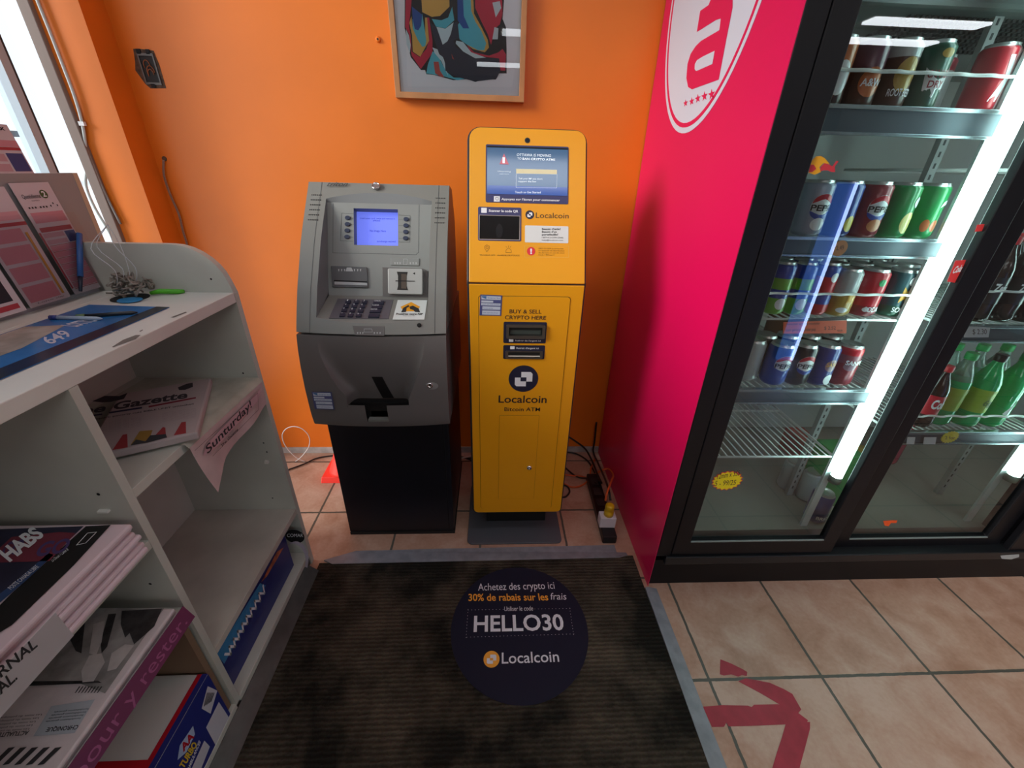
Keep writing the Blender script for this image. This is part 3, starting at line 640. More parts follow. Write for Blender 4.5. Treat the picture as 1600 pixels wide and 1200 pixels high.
MB().poly(KU, circ(u, v, r*.16, 12), .0016).build('logo_centre', NAVY, ld)
T(MB(), 'Localcoin', KU, Z2, (918, 262), (1358, 270), (920, 190), n=.0006, bold=.0).build('lettering', mat('brand_ink', '33261e', .5), kio)
hs = MB().poly(KU, rrect(*KU.uv(*Z2([(772, 590)])[0]), *KU.uv(*Z2([(1356, 376)])[0]), .003), .0002, .0008).build('help_sticker', mat('pale_sticker', 'd9dcda', .5), kio, label='pale help sticker')
q1 = MB()
for i, s_ in enumerate(("Besoin d'aide?", "Besoin d'un", "portefeuille?")): T(q1, s_, KU, Z2, (1000, 424+37*i), ((1250, 1198, 1218)[i], 424+37*i), (1000, 398+37*i), n=.0012, bold=.02)
T(q1, '1-877-412-COIN (2646)', KU, Z2, (1000, 535), (1285, 537), (1000, 515), n=.0012); T(q1, 'help@localcoin.com', KU, Z2, (1000, 568), (1282, 570), (1000, 550), n=.0012)
q1.build('lettering', INK, hs)
ws = line(MB(), KU, KU.q(Z2([(768, 635), (1360, 640), (1358, 792), (770, 788)])), .0008, .0006, True).build('warning_sticker', mat('warn_line', 'e0b060', .5), kio, label='orange warning sticker with red mark')
u, v = KU.uv(*Z2([(855, 708)])[0]); MB().poly(KU, circ(u, v, .0115), .0006).build('alert_disc', mat('alert_red', 'd83038', .5), ws)
T(MB(), '!', KU, Z2, (843, 742), (868, 742), (843, 672), n=.001, bold=.05).build('lettering', WHITE, ws)
q1 = MB()
for i, s_ in enumerate(('SIRET OU DEM. au service avec', 'un appareil de distribution', 'de devises en cas de virus', 'fraude 1 888 appel 1')): T(q1, s_, KU, Z2, (955, 680+28*i), ((1290, 1300, 1300, 1170)[i], 682+28*i), (955, 664+28*i), n=.0008)
T(q1, 'TRACEUR GPS', KU, Z2, (165, 768), (372, 770), (165, 750), n=.0006); T(q1, 'ALARME DE POLICE', KU, Z2, (402, 772), (702, 775), (402, 752), n=.0006)
line(q1, KU, KU.q(Z2([(262, 716), (235, 670), (235, 640), (262, 622), (298, 640), (298, 670)])), .0008, .0006, True); u, v = KU.uv(*Z2([(266, 658)])[0]); line(q1, KU, circ(u, v, .0035, 10), .0007, .0006, True)
line(q1, KU, KU.q(Z2([(516, 724), (590, 726), (590, 705), (582, 685), (552, 665), (525, 685), (518, 705)])), .0008, .0006, True)
for a, b2 in (((520, 645), (528, 655)), ((552, 635), (552, 650)), ((585, 642), (577, 655))): line(q1, KU, KU.q(Z2([a, b2])), .0008, .0006)
q1.build('lettering', mat('brown_print', '6a4512', .5), kio)
# front door
Z3 = lambda p: zz(p, 5.7125, 740, 450)
dq = [KL_.uv(747, 458), KL_.uv(893, 460), KL_.uv(861, 788), KL_.uv(751, 785)]
du0, du1, dv0, dv1 = (dq[0][0]+dq[3][0])/2, (dq[1][0]+dq[2][0])/2, .158, .952
MB().rect(KL_, du0, dv0, du1, dv1, 0, .0006, .008).build('door_gap', mat('gap_brown', '3a2208', .6), kio)
dr = MB().rect(KL_, du0+.0012, dv0+.001, du1-.0012, dv1-.0012, 0, .002, .008).build('front_door', YEL, kio)
KD = Pl((0, 1.135, 0), (1, 0, 0), (0, 0, 1))
q = [KD.uv(780, 648.5), KD.uv(842, 650), KD.uv(834.5, 780), KD.uv(778.5, 778)]
a0, a1, b0, b1 = (q[0][0]+q[3][0])/2, (q[1][0]+q[2][0])/2, (q[2][1]+q[3][1])/2, (q[0][1]+q[1][1])/2
MB().rect(KD, a0, b0, a1, b1, 0, .0005, .001).build('hatch_gap', mat('gap_amber', '8a5a10', .6), dr)
MB().rect(KD, a0+.0008, b0+.0008, a1-.0008, b1-.0008, 0, .0012, .001).build('service_hatch', YEL, dr)
u, v = KD.uv(827, 730); MB().lathe([(.009, 0), (.009, .004), (.006, .006), (.003, .007), (.0025, .004)], KD.pt(u, v, .001), 20, axis=(0, -1, 0)).build('hatch_lock', CHROME, dr)
q1 = MB(); T(q1, 'BUY & SELL', KD, Z3, (320, 225), (605, 228), (322, 190), n=.0006, bold=.008); T(q1, 'CRYPTO HERE', KD, Z3, (278, 278), (645, 283), (280, 244), n=.0006, bold=.008)
T(q1, 'Localcoin', KD, Z3, (222, 1022), (650, 1025), (224, 957), n=.0006, bold=.012); T(q1, 'Bitcoin ATM', KD, Z3, (275, 1097), (592, 1100), (276, 1063), n=.0006, bold=.006)
q1.build('lettering', mat('door_ink', '231a22', .5), dr)
u, v = KD.uv(*Z3([(445, 810)])[0]); r = KD.uv(*Z3([(577, 810)])[0])[0]-u
ld = MB().poly(KD, circ(u, v, r, 48), .0006).build('logo_disc', NAVY, dr); logo(MB(), KD, u, v, r, .0012).build('logo_mark', WHITE, ld)
MB().rect(KD, u-.17*r, v-.18*r, u+.17*r, v+.12*r, .0016).build('logo_centre', NAVY, ld)
for (za, zb, zc, zd, bz) in (((265, 490), (655, 305), (290, 442), (640, 325), 1), ((263, 632), (638, 512), (283, 625), (617, 560), 0)):
    MB().rect(KD, *KD.uv(*Z3([za])[0]), *KD.uv(*Z3([zb])[0]), 0, .0012, .004).build('note_slot_plate', NAVY, dr)
    A = KD.uv(*Z3([zc])[0]); B = KD.uv(*Z3([zd])[0]); sl_ = (.012 if bz else .005)
    ro = rrect(*A, *B, .004); ri = rrect(A[0]+.008, A[1]+sl_*.7, B[0]-.008, B[1]-sl_*.6, .001)
    bz_ = MB().ring(KD, ro, ri, .0012, .010 if bz else .006).build('note_bezel', mat('bezel_metal', '77736c', .3, .8), dr)
    MB().poly(KD, ri, .0013, .0016).build('note_mouth', mat('mouth_dark', '1a1c1a', .5), bz_)
    if not bz: MB().rect(KD, ri[0][0], A[1]+.006, B[0]-.008, A[1]+.009, .0016, .004).build('note_lip', mat('lip_pale', 'd8d2c4', .4), bz_)
    else: MB().rect(KD, A[0]+.012, A[1]+.012, B[0]-.012, A[1]+.024, .0016, .003).build('note_tongue', mat('tongue_green', '3c4440', .4), bz_)
q1 = MB(); T(q1, "Insérer de l'argent ici", KD, Z3, (372, 473), (598, 476), (372, 460), n=.0016, bold=.01); T(q1, "Retrait d'argent ici", KD, Z3, (382, 542), (580, 544), (382, 526), n=.0016, bold=.01)
for a, b2 in (((315, 478), (355, 455)), ((326, 544), (366, 518))): q1.rect(KD, *KD.uv(*Z3([a])[0]), *KD.uv(*Z3([b2])[0]), .0016)
q1.build('lettering', WHITE, dr)
notice(KD, Z3([(60, 58), (256, 66), (246, 248), (52, 244)]), dr, .0009)

# ================================================================== framed picture on the wall
FR = mat('frame_wood', 'b07a4c', .5, noise=.12, nscale=14)
fx0, fx1, fz0, fz1, fy = -.323, .102, 1.467, 2.05, 1.66
pic = empty('picture_frame', ((fx0+fx1)/2, 1.69, fz0), 'light wood framed colourful print hanging on the orange wall', 'picture')
PP = Pl((0, fy, 0), (1, 0, 0), (0, 0, 1))
ow = .017
o4, i4 = rrect(fx0, fz0, fx1, fz1), rrect(fx0+ow, fz0+ow, fx1-ow, fz1-ow)
MB().ring(PP, o4, i4, -.03, 0).build('frame', FR, pic, bevel=.001)
MB().rect(PP, fx0+ow, fz0+ow, fx1-ow, fz1-ow, -.016, -.014).build('backing_mount', mat('mount_white', 'eef1f4', .6), pic)
ART = Pl((0, fy+.0135, 0), (1, 0, 0), (0, 0, 1))
art = MB().poly(ART, ART.q(zz([(318, -900), (350, 250), (360, 635), (1130, 640), (1180, 300), (1200, -900)], 4.706, 560, 0)), 0).build('print_paper', mat('print_paper', 'f4f6f8', .6), pic)
def AC(name, col, polys, n):
    m = MB()
    for p in polys: m.poly(ART, ART.q(zz(p, 4.706, 560, 0)), n)
    m.build(name, mat('art_'+name, col, .5), art)
EX = -650   # the print continues above the frame of the photo
AC('black_shape', '14161c', [[(345, EX), (340, 205), (370, 360), (385, 420), (460, 515), (490, 515), (500, 545), (560, 552), (700, 590), (800, 582), (860, 603), (930, 580), (1010, 585), (1020, 540), (1090, 540), (1090, 370), (1085, 200), (1060, 140), (1120, EX)]], .0004)
AC('red_shape', 'd02a4a', [[(355, EX), (392, 0), (380, 120), (372, 190), (385, 260), (392, 380), (450, 420), (500, 360), (520, 290), (505, 130), (520, 130), (545, 300), (545, 390), (460, 508), (392, 410), (372, 250), (345, 200)],
    [(835, EX), (1040, EX), (1060, 100), (1040, 180), (1010, 205), (985, 290), (975, 330), (950, 250), (905, 160), (860, 60)],
    [(800, 330), (850, 385), (960, 410), (1030, 385), (1060, 360), (1085, 400), (1080, 520), (1045, 520), (1035, 430), (940, 420), (830, 400)]], .0008)
AC('ochre_shape', 'e0b458', [[(420, EX), (470, 90), (540, 125), (600, 118), (670, 50), (660, EX)], [(375, 170), (395, 260), (400, 380), (455, 418), (520, 300), (505, 130), (490, 130), (492, 260), (440, 300), (400, 210), (390, 120)],
    [(815, EX), (850, 100), (905, 200), (950, 290), (960, 350), (930, 385), (840, 360), (800, 330), (870, 350), (925, 340), (900, 230), (850, 160), (800, 0)]], .001)
AC('turquoise_shape', '5cc4d4', [[(398, 140), (400, 210), (435, 290), (470, 345), (492, 340), (500, 300), (490, 230), (480, 170), (470, 100), (440, 220)],
    [(720, 200), (745, 290), (800, 330), (880, 370), (925, 370), (940, 320), (905, 230), (860, 160), (830, 80), (800, EX), (740, EX), (755, 150)],
    [(545, 380), (590, 390), (600, 440), (650, 530), (700, 570), (810, 575), (730, 590), (620, 560), (500, 540), (510, 480)], [(540, 140), (610, 150), (660, 130), (690, 50), (705, 150), (640, 210), (570, 195)], [(700, 430), (760, 460), (815, 535), (740, 500)]], .0012)
AC('pale_shape', 'd4e8ec', [[(560, 195), (640, 212), (700, 165), (680, 250), (650, 320), (620, 330), (590, 280)], [(720, 300), (770, 310), (830, 385), (940, 425), (860, 430), (780, 390), (715, 320)], [(545, 350), (600, 370), (630, 440), (660, 560), (610, 450), (560, 390)],
    [(350, 215), (372, 260), (385, 330), (380, 390), (355, 330)], [(1000, 200), (1030, 210), (1025, 290), (985, 290)], [(985, 20), (1040, 10), (1050, 60), (1010, 130)]], .0014)
AC('blue_shape', '1f55a4', [[(395, 50), (470, 110), (462, 190), (440, 225), (415, 215), (400, 140)], [(718, EX), (745, EX), (775, 120), (815, 210), (770, 210), (730, 150)]], .0016)
AC('dark_cloth', '2c3446', [[(530, 170), (575, 200), (620, 330), (655, 305), (690, 230), (700, 170), (730, 160), (742, 280), (700, 300), (720, 350), (780, 385), (860, 430), (940, 430), (1035, 430), (1045, 520), (1015, 580), (860, 600), (700, 560), (640, 520), (635, 430), (595, 400), (560, 300)]], .0018)
AC('coral_mark', 'c4564c', [[(553, 455), (590, 455), (600, 520), (632, 568), (605, 565), (565, 540)], [(685, 395), (705, 440), (690, 430)]], .002)
MB().rect(PP, fx0+ow, fz0+ow, fx1-ow, fz1-ow, -.006).build('glazing', glassmat('picture_glass', (.97, .97, .97), 1.45), pic)

# wall oddities
p3 = at(591, 62, 1, 1.69)
t = empty('wall_anchor', (p3.x, 1.69, p3.z), 'small orange screw plug in the wall left of the picture', 'screw plug')
MB().lathe([(.008, 0), (.008, .004), (.005, .007)], p3, 16, axis=(0, -1, 0)).build('plug', ORANGE, t); MB().lathe([(.003, 0), (.003, .0075)], p3, 10, axis=(0, -1, 0)).build('screw', BLACKM, t)
WP = Pl((0, 1.69, 0), (1, 0, 0), (0, 0, 1))
a = at(209, 80, 1, 1.69); b = at(255, 135, 1, 1.69)
t = empty('electrical_box', ((a.x+b.x)/2, 1.69, b.z), 'open electrical box with bare wires in the orange wall', 'electrical box')
Zb = lambda p: zz(p, 4, 0, 0)
bo = WP.q(Zb([(858, 320), (965, 330), (1018, 538), (905, 530)])); cx = sum(p[0] for p in bo)/4; cy = sum(p[1] for p in bo)/4
bw, bh = .032, .050
MB().poly(WP, [(cx-bw, cy+bh), (cx-bw*.4, cy+bh*1.02), (cx+bw*.9, cy+bh*.95), (cx+bw*1.05, cy+bh*.2), (cx+bw*1.05, cy-bh), (cx-bw*.5, cy-bh*1.04), (cx-bw*.9, cy-bh*.8), (cx-bw*1.45, cy-bh*.1), (cx-bw*1.2, cy+bh*.35)], .0005, .001).build('broken_plaster', mat('plaster_hole', '5c4436', .9, noise=.4, nscale=80), t)
MB().ring(WP, rrect(cx-bw*.75, cy-bh*.85, cx+bw*.8, cy+bh*.8), rrect(cx-bw*.62, cy-bh*.72, cx+bw*.66, cy+bh*.66), .001, .005).build('metal_rim', mat('rim_metal', '6b6560', .45, .6), t)
MB().rect(WP, cx-bw*.62, cy-bh*.72, cx+bw*.66, cy+bh*.66, .0012).build('box_inside_shade', mat('box_recess_shade', '2a2523', .7), t)  # flat sheet on the wall, shade of a recess put into its dark colour
wz = MB()
for (dx, dy, rr_) in ((-.1, .15, .3), (.1, -.2, .36), (.05, -.3, .28)):
    wz.tube([WP.pt(cx+bw*(dx+rr_*math.cos(k*.5)), cy+bh*(dy+rr_*math.sin(k*.5)), .004) for k in range(8)], .0012, 6)
wz.build('bare_wires', mat('wire_copper', 'a8623a', .4, .5), t)
MB().rect(WP, cx-bw*.7, cy+bh*.75, cx-bw*.3, cy+bh*1.0, .002, .005).rect(WP, cx+bw*.2, cy+bh*.75, cx+bw*.55, cy+bh*1.0, .002, .005).rect(WP, cx-bw*.3, cy-bh*1.0, cx+bw*.1, cy-bh*.8, .002, .005).build('box_ears', BLACKM, t)
p3 = at(257, 248, 1, 1.69)
t = empty('loose_wires', (p3.x, 1.69, p3.z), 'thin bare wires hanging from a small hole in the wall corner', 'wires')
MB().lathe([(.008, 0), (.007, .003)], p3, 12, axis=(0, -1, 0)).build('hole_edge', mat('plaster_hole', '5c4436', .9), t)
for dx in (0, .006): MB().tube(catmull([WP.pt(*WP.uv(x+dx*300, y), .008) for x, y in ((257, 250), (258, 275), (268, 305), (281, 335), (287, 360), (294, 385), (296, 420))], 4), .0018, 6).build('wire', mat('wire_grey', '9a7a6a', .5), t)
# white cable on the column face
t = empty('cable', (-1.24, 1.59, .95), 'white cable clipped down the orange column beside the window', 'cable')
CP = Pl((0, 1.585, 0), (1, 0, 0), (0, 0, 1))
MB().tube(catmull([CP.pt(*CP.uv(x, y), .004) for x, y in ((45, -40), (60, 0), (80, 50), (100, 102), (118, 150), (130, 192), (135, 225), (137, 262), (136, 290), (150, 325), (172, 362), (190, 400))], 4), .0042, 8).build('cord', mat('cable_white', 'c9cfcd', .5), t)
MB().box(CP.pt(*CP.uv(125, 190), 0), CP.pt(*CP.uv(136, 197), .009)).build('clip', WHITE, t)
MB().tube(catmull([CP.pt(*CP.uv(x, y), .004) for x, y in ((20, -40), (35, 0), (48, 25), (60, 50), (85, 105), (110, 165), (140, 240), (165, 300), (190, 350))], 4), .0035, 8).build('second_cord', mat('cable_grey', '8f8d8b', .5), t)

# ================================================================== white newspaper stand
SX, SB0 = -.64, -.96
stand = empty('newspaper_stand', (-.8, .5, 0), 'white laminate newspaper stand with open shelves beside the window', 'shelving unit')
YN = -.55      # near end, out of the picture
ep = MB(); EPy0, EPy1 = 1.036, 1.054
prf = [(SX, .0), (SX, .975)] + [(SX-.005+(-.11)*(1-math.cos(k*PI/16))-.0, .985+.105*math.sin(k*PI/16)) for k in range(1, 9)] + [(-.90, 1.09), (-.98, 1.09), (-.98, 0)]
ep.prism([(x, EPy0, z) for x, z in prf], [(x, EPy1, z) for x, z in prf]); ep.build('end_panel', LAMG, stand)
MB().box((-.90, YN, .953), (SX, EPy0, .978)).build('counter_top', LAMIN, stand, bevel=.0015)
MB().box((-1.10, YN, .953), (-.902, EPy0+.0, .978)).build('rear_ledge', LAMIN, stand, bevel=.0015)
MB().box((SB0, .575, .05), (SX, .591, .953)).build('divider', LAMG, stand)
MB().box((SB0-.016, YN, .0), (SB0, EPy0, .953)).build('back_board', LAMG, stand)
for (y0_, y1_, z) in ((.591, EPy0, .743), (.591, EPy0, .262), (.591, EPy0, .057), (YN, .575, .634), (YN, .575, .438), (YN, .575, .057)):
    MB().box((SB0, y0_, z-.02), (SX, y1_, z)).build('shelf', LAMG if z != .262 else mat('dusty_laminate', 'bab6ac', .45, noise=.12, nscale=7), stand, bevel=.001)
MB().box((-.66, YN, 0), (-.645, EPy0, .038)).build('kick_board', mat('kick_grey', '504c46', .6, noise=.3, nscale=15), stand)
cl = MB()
for (x, y) in ((1339, 573),): pass
EPp = Pl((0, EPy0, 0), (1, 0, 0), (0, 0, 1))
for (x, y) in ((380, 583), (412, 692), (417, 706), (426, 778), (330, 436)): u, v = EPp.uv(x, y); cl.poly(EPp, circ(u, v, .0025, 10), .0006)
cl.build('peg_holes', BLACKM, stand)
DVp = Pl((0, .575, 0), (1, 0, 0), (0, 0, 1)); cl = MB()
for (x, y) in ((154, 772), (235, 912)): u, v = DVp.uv(x, y); cl.poly(DVp, circ(u, v, .003, 10), .0006)
cl.build('peg_holes', BLACKM, stand)
cl = MB(); u, v = EPp.uv(418, 720); cl.box(EPp.pt(u-.006, v-.006, 0), EPp.pt(u+.004, v+.003, .008)); u, v = EPp.uv(445, 797); cl.box(EPp.pt(u-.005, v-.005, 0), EPp.pt(u+.004, v+.003, .007)); u, v = DVp.uv(165, 797); cl.box(DVp.pt(u-.01, v-.002, 0), DVp.pt(u+.008, v+.002, .006))
cl.build('shelf_clips', mat('clip_white', 'e6e4de', .4), stand)
# scuffs on the counter edge
CT = Pl((0, 0, .978), (1, 0, 0), (0, 1, 0))
Z4 = lambda p: zz(p, 4, 0, 380)
cl = MB()
for p in ([(700, 650), (770, 605), (850, 575), (880, 575), (850, 600), (770, 630), (710, 652)], [(1065, 465), (1160, 430), (1170, 434), (1085, 467)], [(870, 552), (890, 541), (895, 545), (878, 554)]): cl.poly(CT, CT.q(Z4(p)), .0005)
cl.build('scuffs', mat('scuff', '6e665e', .8), stand)
u, v = CT.uv(204, 466); MB().poly(CT, circ(u, v, .036, 24), .0003, .002).build('cable_grommet', BLACKM, stand)
# poster under clear mat
pa, pb = CT.uv(265, 481), CT.uv(140, 477)
def ps(u, v): return (pa[0]+(pb[0]-pa[0])*u, .96-.8*v + (pa[1]-.96)*(1-u) + (pb[1]-.96)*u)
def pq(l): return [ps(a, b) for a, b in l]
po = MB().poly(CT, pq([(0, 0), (1, 0), (1, 1), (0, 1)]), .0006, .0016).build('counter_poster', mat('poster_blue', '2f6fae', .22, noise=.35, nscale=7), label='blue lottery poster lying on the white counter top', cat='poster')
MB().poly(CT, pq([(0, 0), (.16, 0.0), (.2, .3), (.22, 1), (0, 1)]), .002).build('poster_dark_band', mat('poster_navy', '1c2236', .22, noise=.4, nscale=9), po)
MB().poly(CT, pq([(.98, .18), (.62, .16), (.45, .30), (.5, .5), (.8, .7), (.98, .75)]), .002).build('poster_pale_shape', mat('poster_stone', 'a9a096', .25, noise=.3, nscale=16), po)
MB().text('LOTTO', CT, Z4([(480, 530)])[0], Z4([(370, 545)])[0] if False else Z4([(620, 490)])[0], Z4([(380, 520)])[0], n=.0024, bold=.03).text('649', CT, Z4([(320, 640)])[0], Z4([(460, 580)])[0], Z4([(250, 605)])[0], n=.0024, bold=.02).build('lettering', mat('poster_white', 'c9c8d4', .3), po)
def pen(a, b, col, label, z=.983, clip=True):
    A, B = at(*a, 2, z), at(*b, 2, z); t = empty('pen', (A+B)/2, label, 'pen'); d = (B-A)
    MB().tube([A+d*.12, A+d*.9, B], [.0042, .0042, .001], 8).build('barrel', mat('pen_clear_'+col, col, .3), t)
    MB().tube([A, A+d*.14], .005, 8).build('cap', mat('pen_cap', '26347c', .35) if clip else mat('pen_cap_green', '5c7a52', .35), t)
pen((79, 496), (160, 498), 'a7b8cc', 'clear pen with blue cap lying on the counter poster')
pen((120, 495), (215, 488), '22262a', 'black pen lying across the counter poster', clip=False)
# blue disc, green strap, clump
t = empty('hook_disc', at(204, 470, 2, .982), 'round blue plastic disc by the cable hole on the counter', 'disc'); u, v = CT.uv(204, 471)
MB().poly(CT, circ(u, v, .024, 28, .02), .002, .005).build('disc', mat('disc_blue', '2f8ac4', .35), t, bevel=.001)
A, B = at(235, 458, 2, .984), at(288, 455, 2, .984)
t = empty('strap', (A+B)/2, 'bright green plastic strap on the counter against the end panel', 'strap')
MB().tube([A, A.lerp(B, .3)+Vector((0, 0, .003)), A.lerp(B, .8), B], [.004, .006, .006, .004], 8).build('band', mat('strap_green', '4fae22', .4), t)
cc = at(203, 447, 2, 1.004)
t = empty('plastic_bag', cc, 'crumpled clear plastic bag of bits by the cable hole', 'bag')
cb = MB(); rnd = random.Random(3)
for k in range(46):
    c3 = cc + Vector((rnd.uniform(-.03, .03), rnd.uniform(-.025, .025), rnd.uniform(-.012, .022))); cb.tube(catmull([c3 + Vector((rnd.uniform(-.014, .014), rnd.uniform(-.012, .012), rnd.uniform(-.01, .012))) for _ in range(4)], 3), .0022, 5)
cb.build('contents', mat('bits', '857e74', .4, noise=.4, nscale=60), t)
cb = MB()
for k in range(4):
    a0 = cc + Vector((rnd.uniform(-.02, .03), rnd.uniform(-.02, .02), 0)); cb.tube(catmull([a0, a0+Vector((rnd.uniform(-.01, .02), .0, .04)), a0+Vector((rnd.uniform(-.03, .0), rnd.uniform(0, .02), .085)), cc+Vector((-.02, .03, .13))], 4), .0008, 5)
cb.build('film_folds', mat('film', 'c9cfd2', .2), t)

# lottery slip holder behind the counter
PF = Pl((-.955, 0, .978), (0, 1, 0), (-.03, 0, .234))
hold = empty('slip_holder', (-.97, .6, .978), 'grey lottery slip display with clear pockets at the back of the counter', 'display')
MB().box((-.995, -.4, .978), (-.985, 1.125, 1.232)).build('display_board', mat('board_grey', '9b9a98', .5), hold)
MB().box((-.996, 1.125, .96), (-.984, 1.137, 1.232)).build('board_edge', mat('board_edge', 'c8b49a', .5), hold)
MB().box((-.962, -.4, .978), (-.957, 1.12, .986)).build('pocket_lip', mat('acryl_edge', 'a8abb0', .3), hold)
PO = mat('slip_white', 'd3c8cc', .6); PK = mat('slip_pink', 'cf8c96', .6); RD = mat('slip_red', 'b03844', .6); BL = mat('slip_navy', '39457c', .6)
Z5 = lambda p: zz(p, 4, 0, 180)
def slip(u0, u1, v0, v1, n, label, style, skew=0):
    """a lottery slip standing in a pocket: u along the counter, v up the slope"""
    o = MB().rect(PF, u0, v0, u1, v1, n, n+.001).build('lottery_slip', PO, label=label, cat='lottery slip', group='lottery slips in the display')
    w, h = u1-u0, v1-v0; P_ = lambda a, b: (u0+w*a, v0+h*b)
    def R_(nm, m, l):
        mb = MB()
        for (a, b, c, d) in l: mb.rect(PF, *P_(a, b), *P_(c, d), n+.0014)
        mb.build(nm, m, o)
    if style == 'q':
        R_('pink_field', PK, [(.08, .66, .95, .75)] + [(.08, .06+.058*k, .86, .06+.058*k+.045) for k in range(7)])
        R_('red_band', RD, [(.08, .58, .95, .62), (.0, .06, .05, .58)] + [(.08, .05+.058*k, .86, .055+.058*k) for k in range(8)] + [(.88, .06+.058*k, .97, .095+.058*k) for k in range(7)])
        R_('navy_field', BL, [(.68, .47, .97, .57)]); R_('grid_field', mat('slip_grid', 'c49aa2', .6), [(.08, .47, .64, .51), (.08, .53, .64, .57)])
        q = MB(); q.text('Quotidienne', PF, P_(.12, .87), P_(.58, .87), P_(.12, .905), n=n+.0016, px=False, bold=.01); q.text('NUMERO', PF, P_(.3, .845), P_(.5, .845), P_(.3, .855), n=n+.0016, px=False)
        for k in range(6): q.rect(PF, *P_(.12+.08*k+(.05 if k > 2 else 0), .785), *P_(.16+.08*k+(.05 if k > 2 else 0), .80), n+.0016)
        for k in range(3): q.rect(PF, *P_(.70+.09*k, .79+.02*(k % 2)), *P_(.73+.09*k, .805+.02*(k % 2)), n+.0016)
        q.build('lettering', INK, o)
        u, v = P_(.70, .90); MB().poly(PF, circ(u, v, .0085, 20), n+.0016).build('number_disc', mat('disc_green', '3c5a30', .5), o); MB().text('2', PF, (u-.004, v-.005), (u+.004, v-.005), (u-.004, v+.006), n=n+.002, px=False, bold=.03).build('lettering', WHITE, o)
    elif style == 'p':
        R_('pink_field', PK, [(.06, .04, .8, .18), (.06, .21, .8, .35), (.06, .38, .8, .52), (.06, .55, .8, .66)]); R_('red_band', RD, [(.0, .68, 1, .71)]); R_('pink_band', mat('slip_rose', 'd4a0a8', .6), [(.04, .73, .96, .8)])
        MB().rect(PF, *P_(.84, .05), *P_(.9, .62), n+.002).build('amber_line', mat('amber', 'cf9a3a', .6), o)
        q = MB(); q.text('Lotto slip', PF, P_(.2, .02), P_(.85, .02), P_(.2, .03), n=n+.0016, px=False); q.build('lettering', INK, o)
    elif style == 'b':
        R_('blue_field', mat('slip_blue', '2e6aa8', .5), [(0, .3, .8, 1)]); R_('dark_field', mat('slip_dark', '20222e', .5), [(0, .12, .85, .4)]); R_('red_band', RD, [(.1, .04, .9, .09)])
    else:
        R_('pink_field', PK, [(0, .55, 1, .68)]); R_('red_band', RD, [(0, .48, 1, .54)]); R_('navy_field', BL, [(.62, .05, .97, .42)]); R_('grid_field', mat('slip_grid', 'c49aa2', .6), [(.04, .25, .58, .4), (.04, .05, .58, .2)])
        q = MB()
        for k in range(3): q.rect(PF, *P_(.1+.1*k, .79), *P_(.16+.1*k, .83), n+.0016)
        q.text('max', PF, P_(.6, .88), P_(.9, .88), P_(.6, .94), n=n+.0016, px=False, bold=.03); q.build('lettering', INK, o)
slip(.968, 1.052, .008, .238, .004, 'white and pink daily lottery slip with green 2 disc, beside the blue pen', 'q')
slip(.862, .952, .008, .232, .008, 'pink lottery slip in the pocket left of the green disc slip', 'p')
slip(.765, .850, .008, .20, .012, 'dark blue lottery slip at the lower left edge of the display', 'b')
slip(.94, 1.036, .255, .345, .0012, 'tall red banded lottery slip standing in the upper pocket', 'u')
slip(.975, 1.032, .16, .275, -.0015, 'lottery slip half hidden in the upper pocket behind the red banded one', 'u')
# acrylic pocket front
MB().rect(PF, .958, .0, 1.066, .175, .012).build('clear_pocket', glassmat('acrylic', (.93, .94, .95), 1.35), hold); MB().rect(PF, .852, .0, .955, .18, .016).build('clear_pocket', MATS['acrylic'], hold)
a, b = PF.uv(124, 365, .02), PF.uv(126, 455, .02)
t = empty('pen', PF.pt(*b, .02), 'blue pen standing upright in the lottery slip pocket', 'pen'); A, B = PF.pt(*a, .02), PF.pt(*b, .02)
MB().tube([A, A.lerp(B, .75)], .0055, 10).build('cap', mat('pen_blue', '2c5c9c', .35), t); MB().tube([A.lerp(B, .75), B], [.0045, .003], 8).build('barrel', mat('pen_dark', '20283c', .4), t)

# newspapers --------------------------------------------------------
def newspaper(x0, x1, y0, y1, z, th, label, group, m=PAPERP, parent=None, rot=0, jit=0):
    """folded paper; z is its underside"""
    b = MB(); r = random.Random(int(z*1e4)); cx, cy = (x0+x1)/2, (y0+y1)/2
    P = [(x0, y0), (x1, y0), (x1, y1), (x0, y1)]
    P = [(cx+(x-cx)*math.cos(rot)-(y-cy)*math.sin(rot)+jit, cy+(x-cx)*math.sin(rot)+(y-cy)*math.cos(rot)) for x, y in P]
    b.prism([(x, y, z) for x, y in P], [(x, y, z+th) for x, y in P])
    return b.build('newspaper', m, label=label, cat='newspaper', group=group, bevel=th*.3)
n1 = 7; th = .0098
for k in range(n1):
    top = k == n1-1
    pr = newspaper(-.925, -.622-.004*(k % 3), -.02, .552+.003*(k % 2)-.003*k*.3, .6345+k*(th+.0004), th, 'topmost newspaper of the upper left stack with a team photo front page' if top else 'folded pink edged newspaper below the top of the upper left stack', 'newspapers in the upper left stack')
ZT1 = .6345+n1*(th+.0004)
T1 = Pl((0, 0, ZT1), (1, 0, 0), (0, 1, 0))
Z6 = lambda p: zz(p, 3.2, 0, 540)
def Q(mb, pl, z, pts, n): return mb.poly(pl, pl.q(z(pts)), n)
Q(MB(), T1, Z6, [(555, 898), (430, 905), (60, 1240), (0, 1300), (-300, 1500), (-200, 1560), (60, 1400), (370, 1100)], .0008).build('black_column', BLACKM, pr)
Q(MB(), T1, Z6, [(420, 905), (0, 920), (-500, 1000), (-700, 1500), (-200, 1450), (60, 1235), (240, 1075)], .001).build('front_photo', mat('photo_navy', '23233a', .7, noise=.3, nscale=25), pr)
q = MB(); Q(q, T1, Z6, [(380, 940), (300, 935), (60, 960), (-80, 1090), (250, 1080)], .0014); q.build('photo_red_field', mat('photo_red', '742b3c', .7), pr)
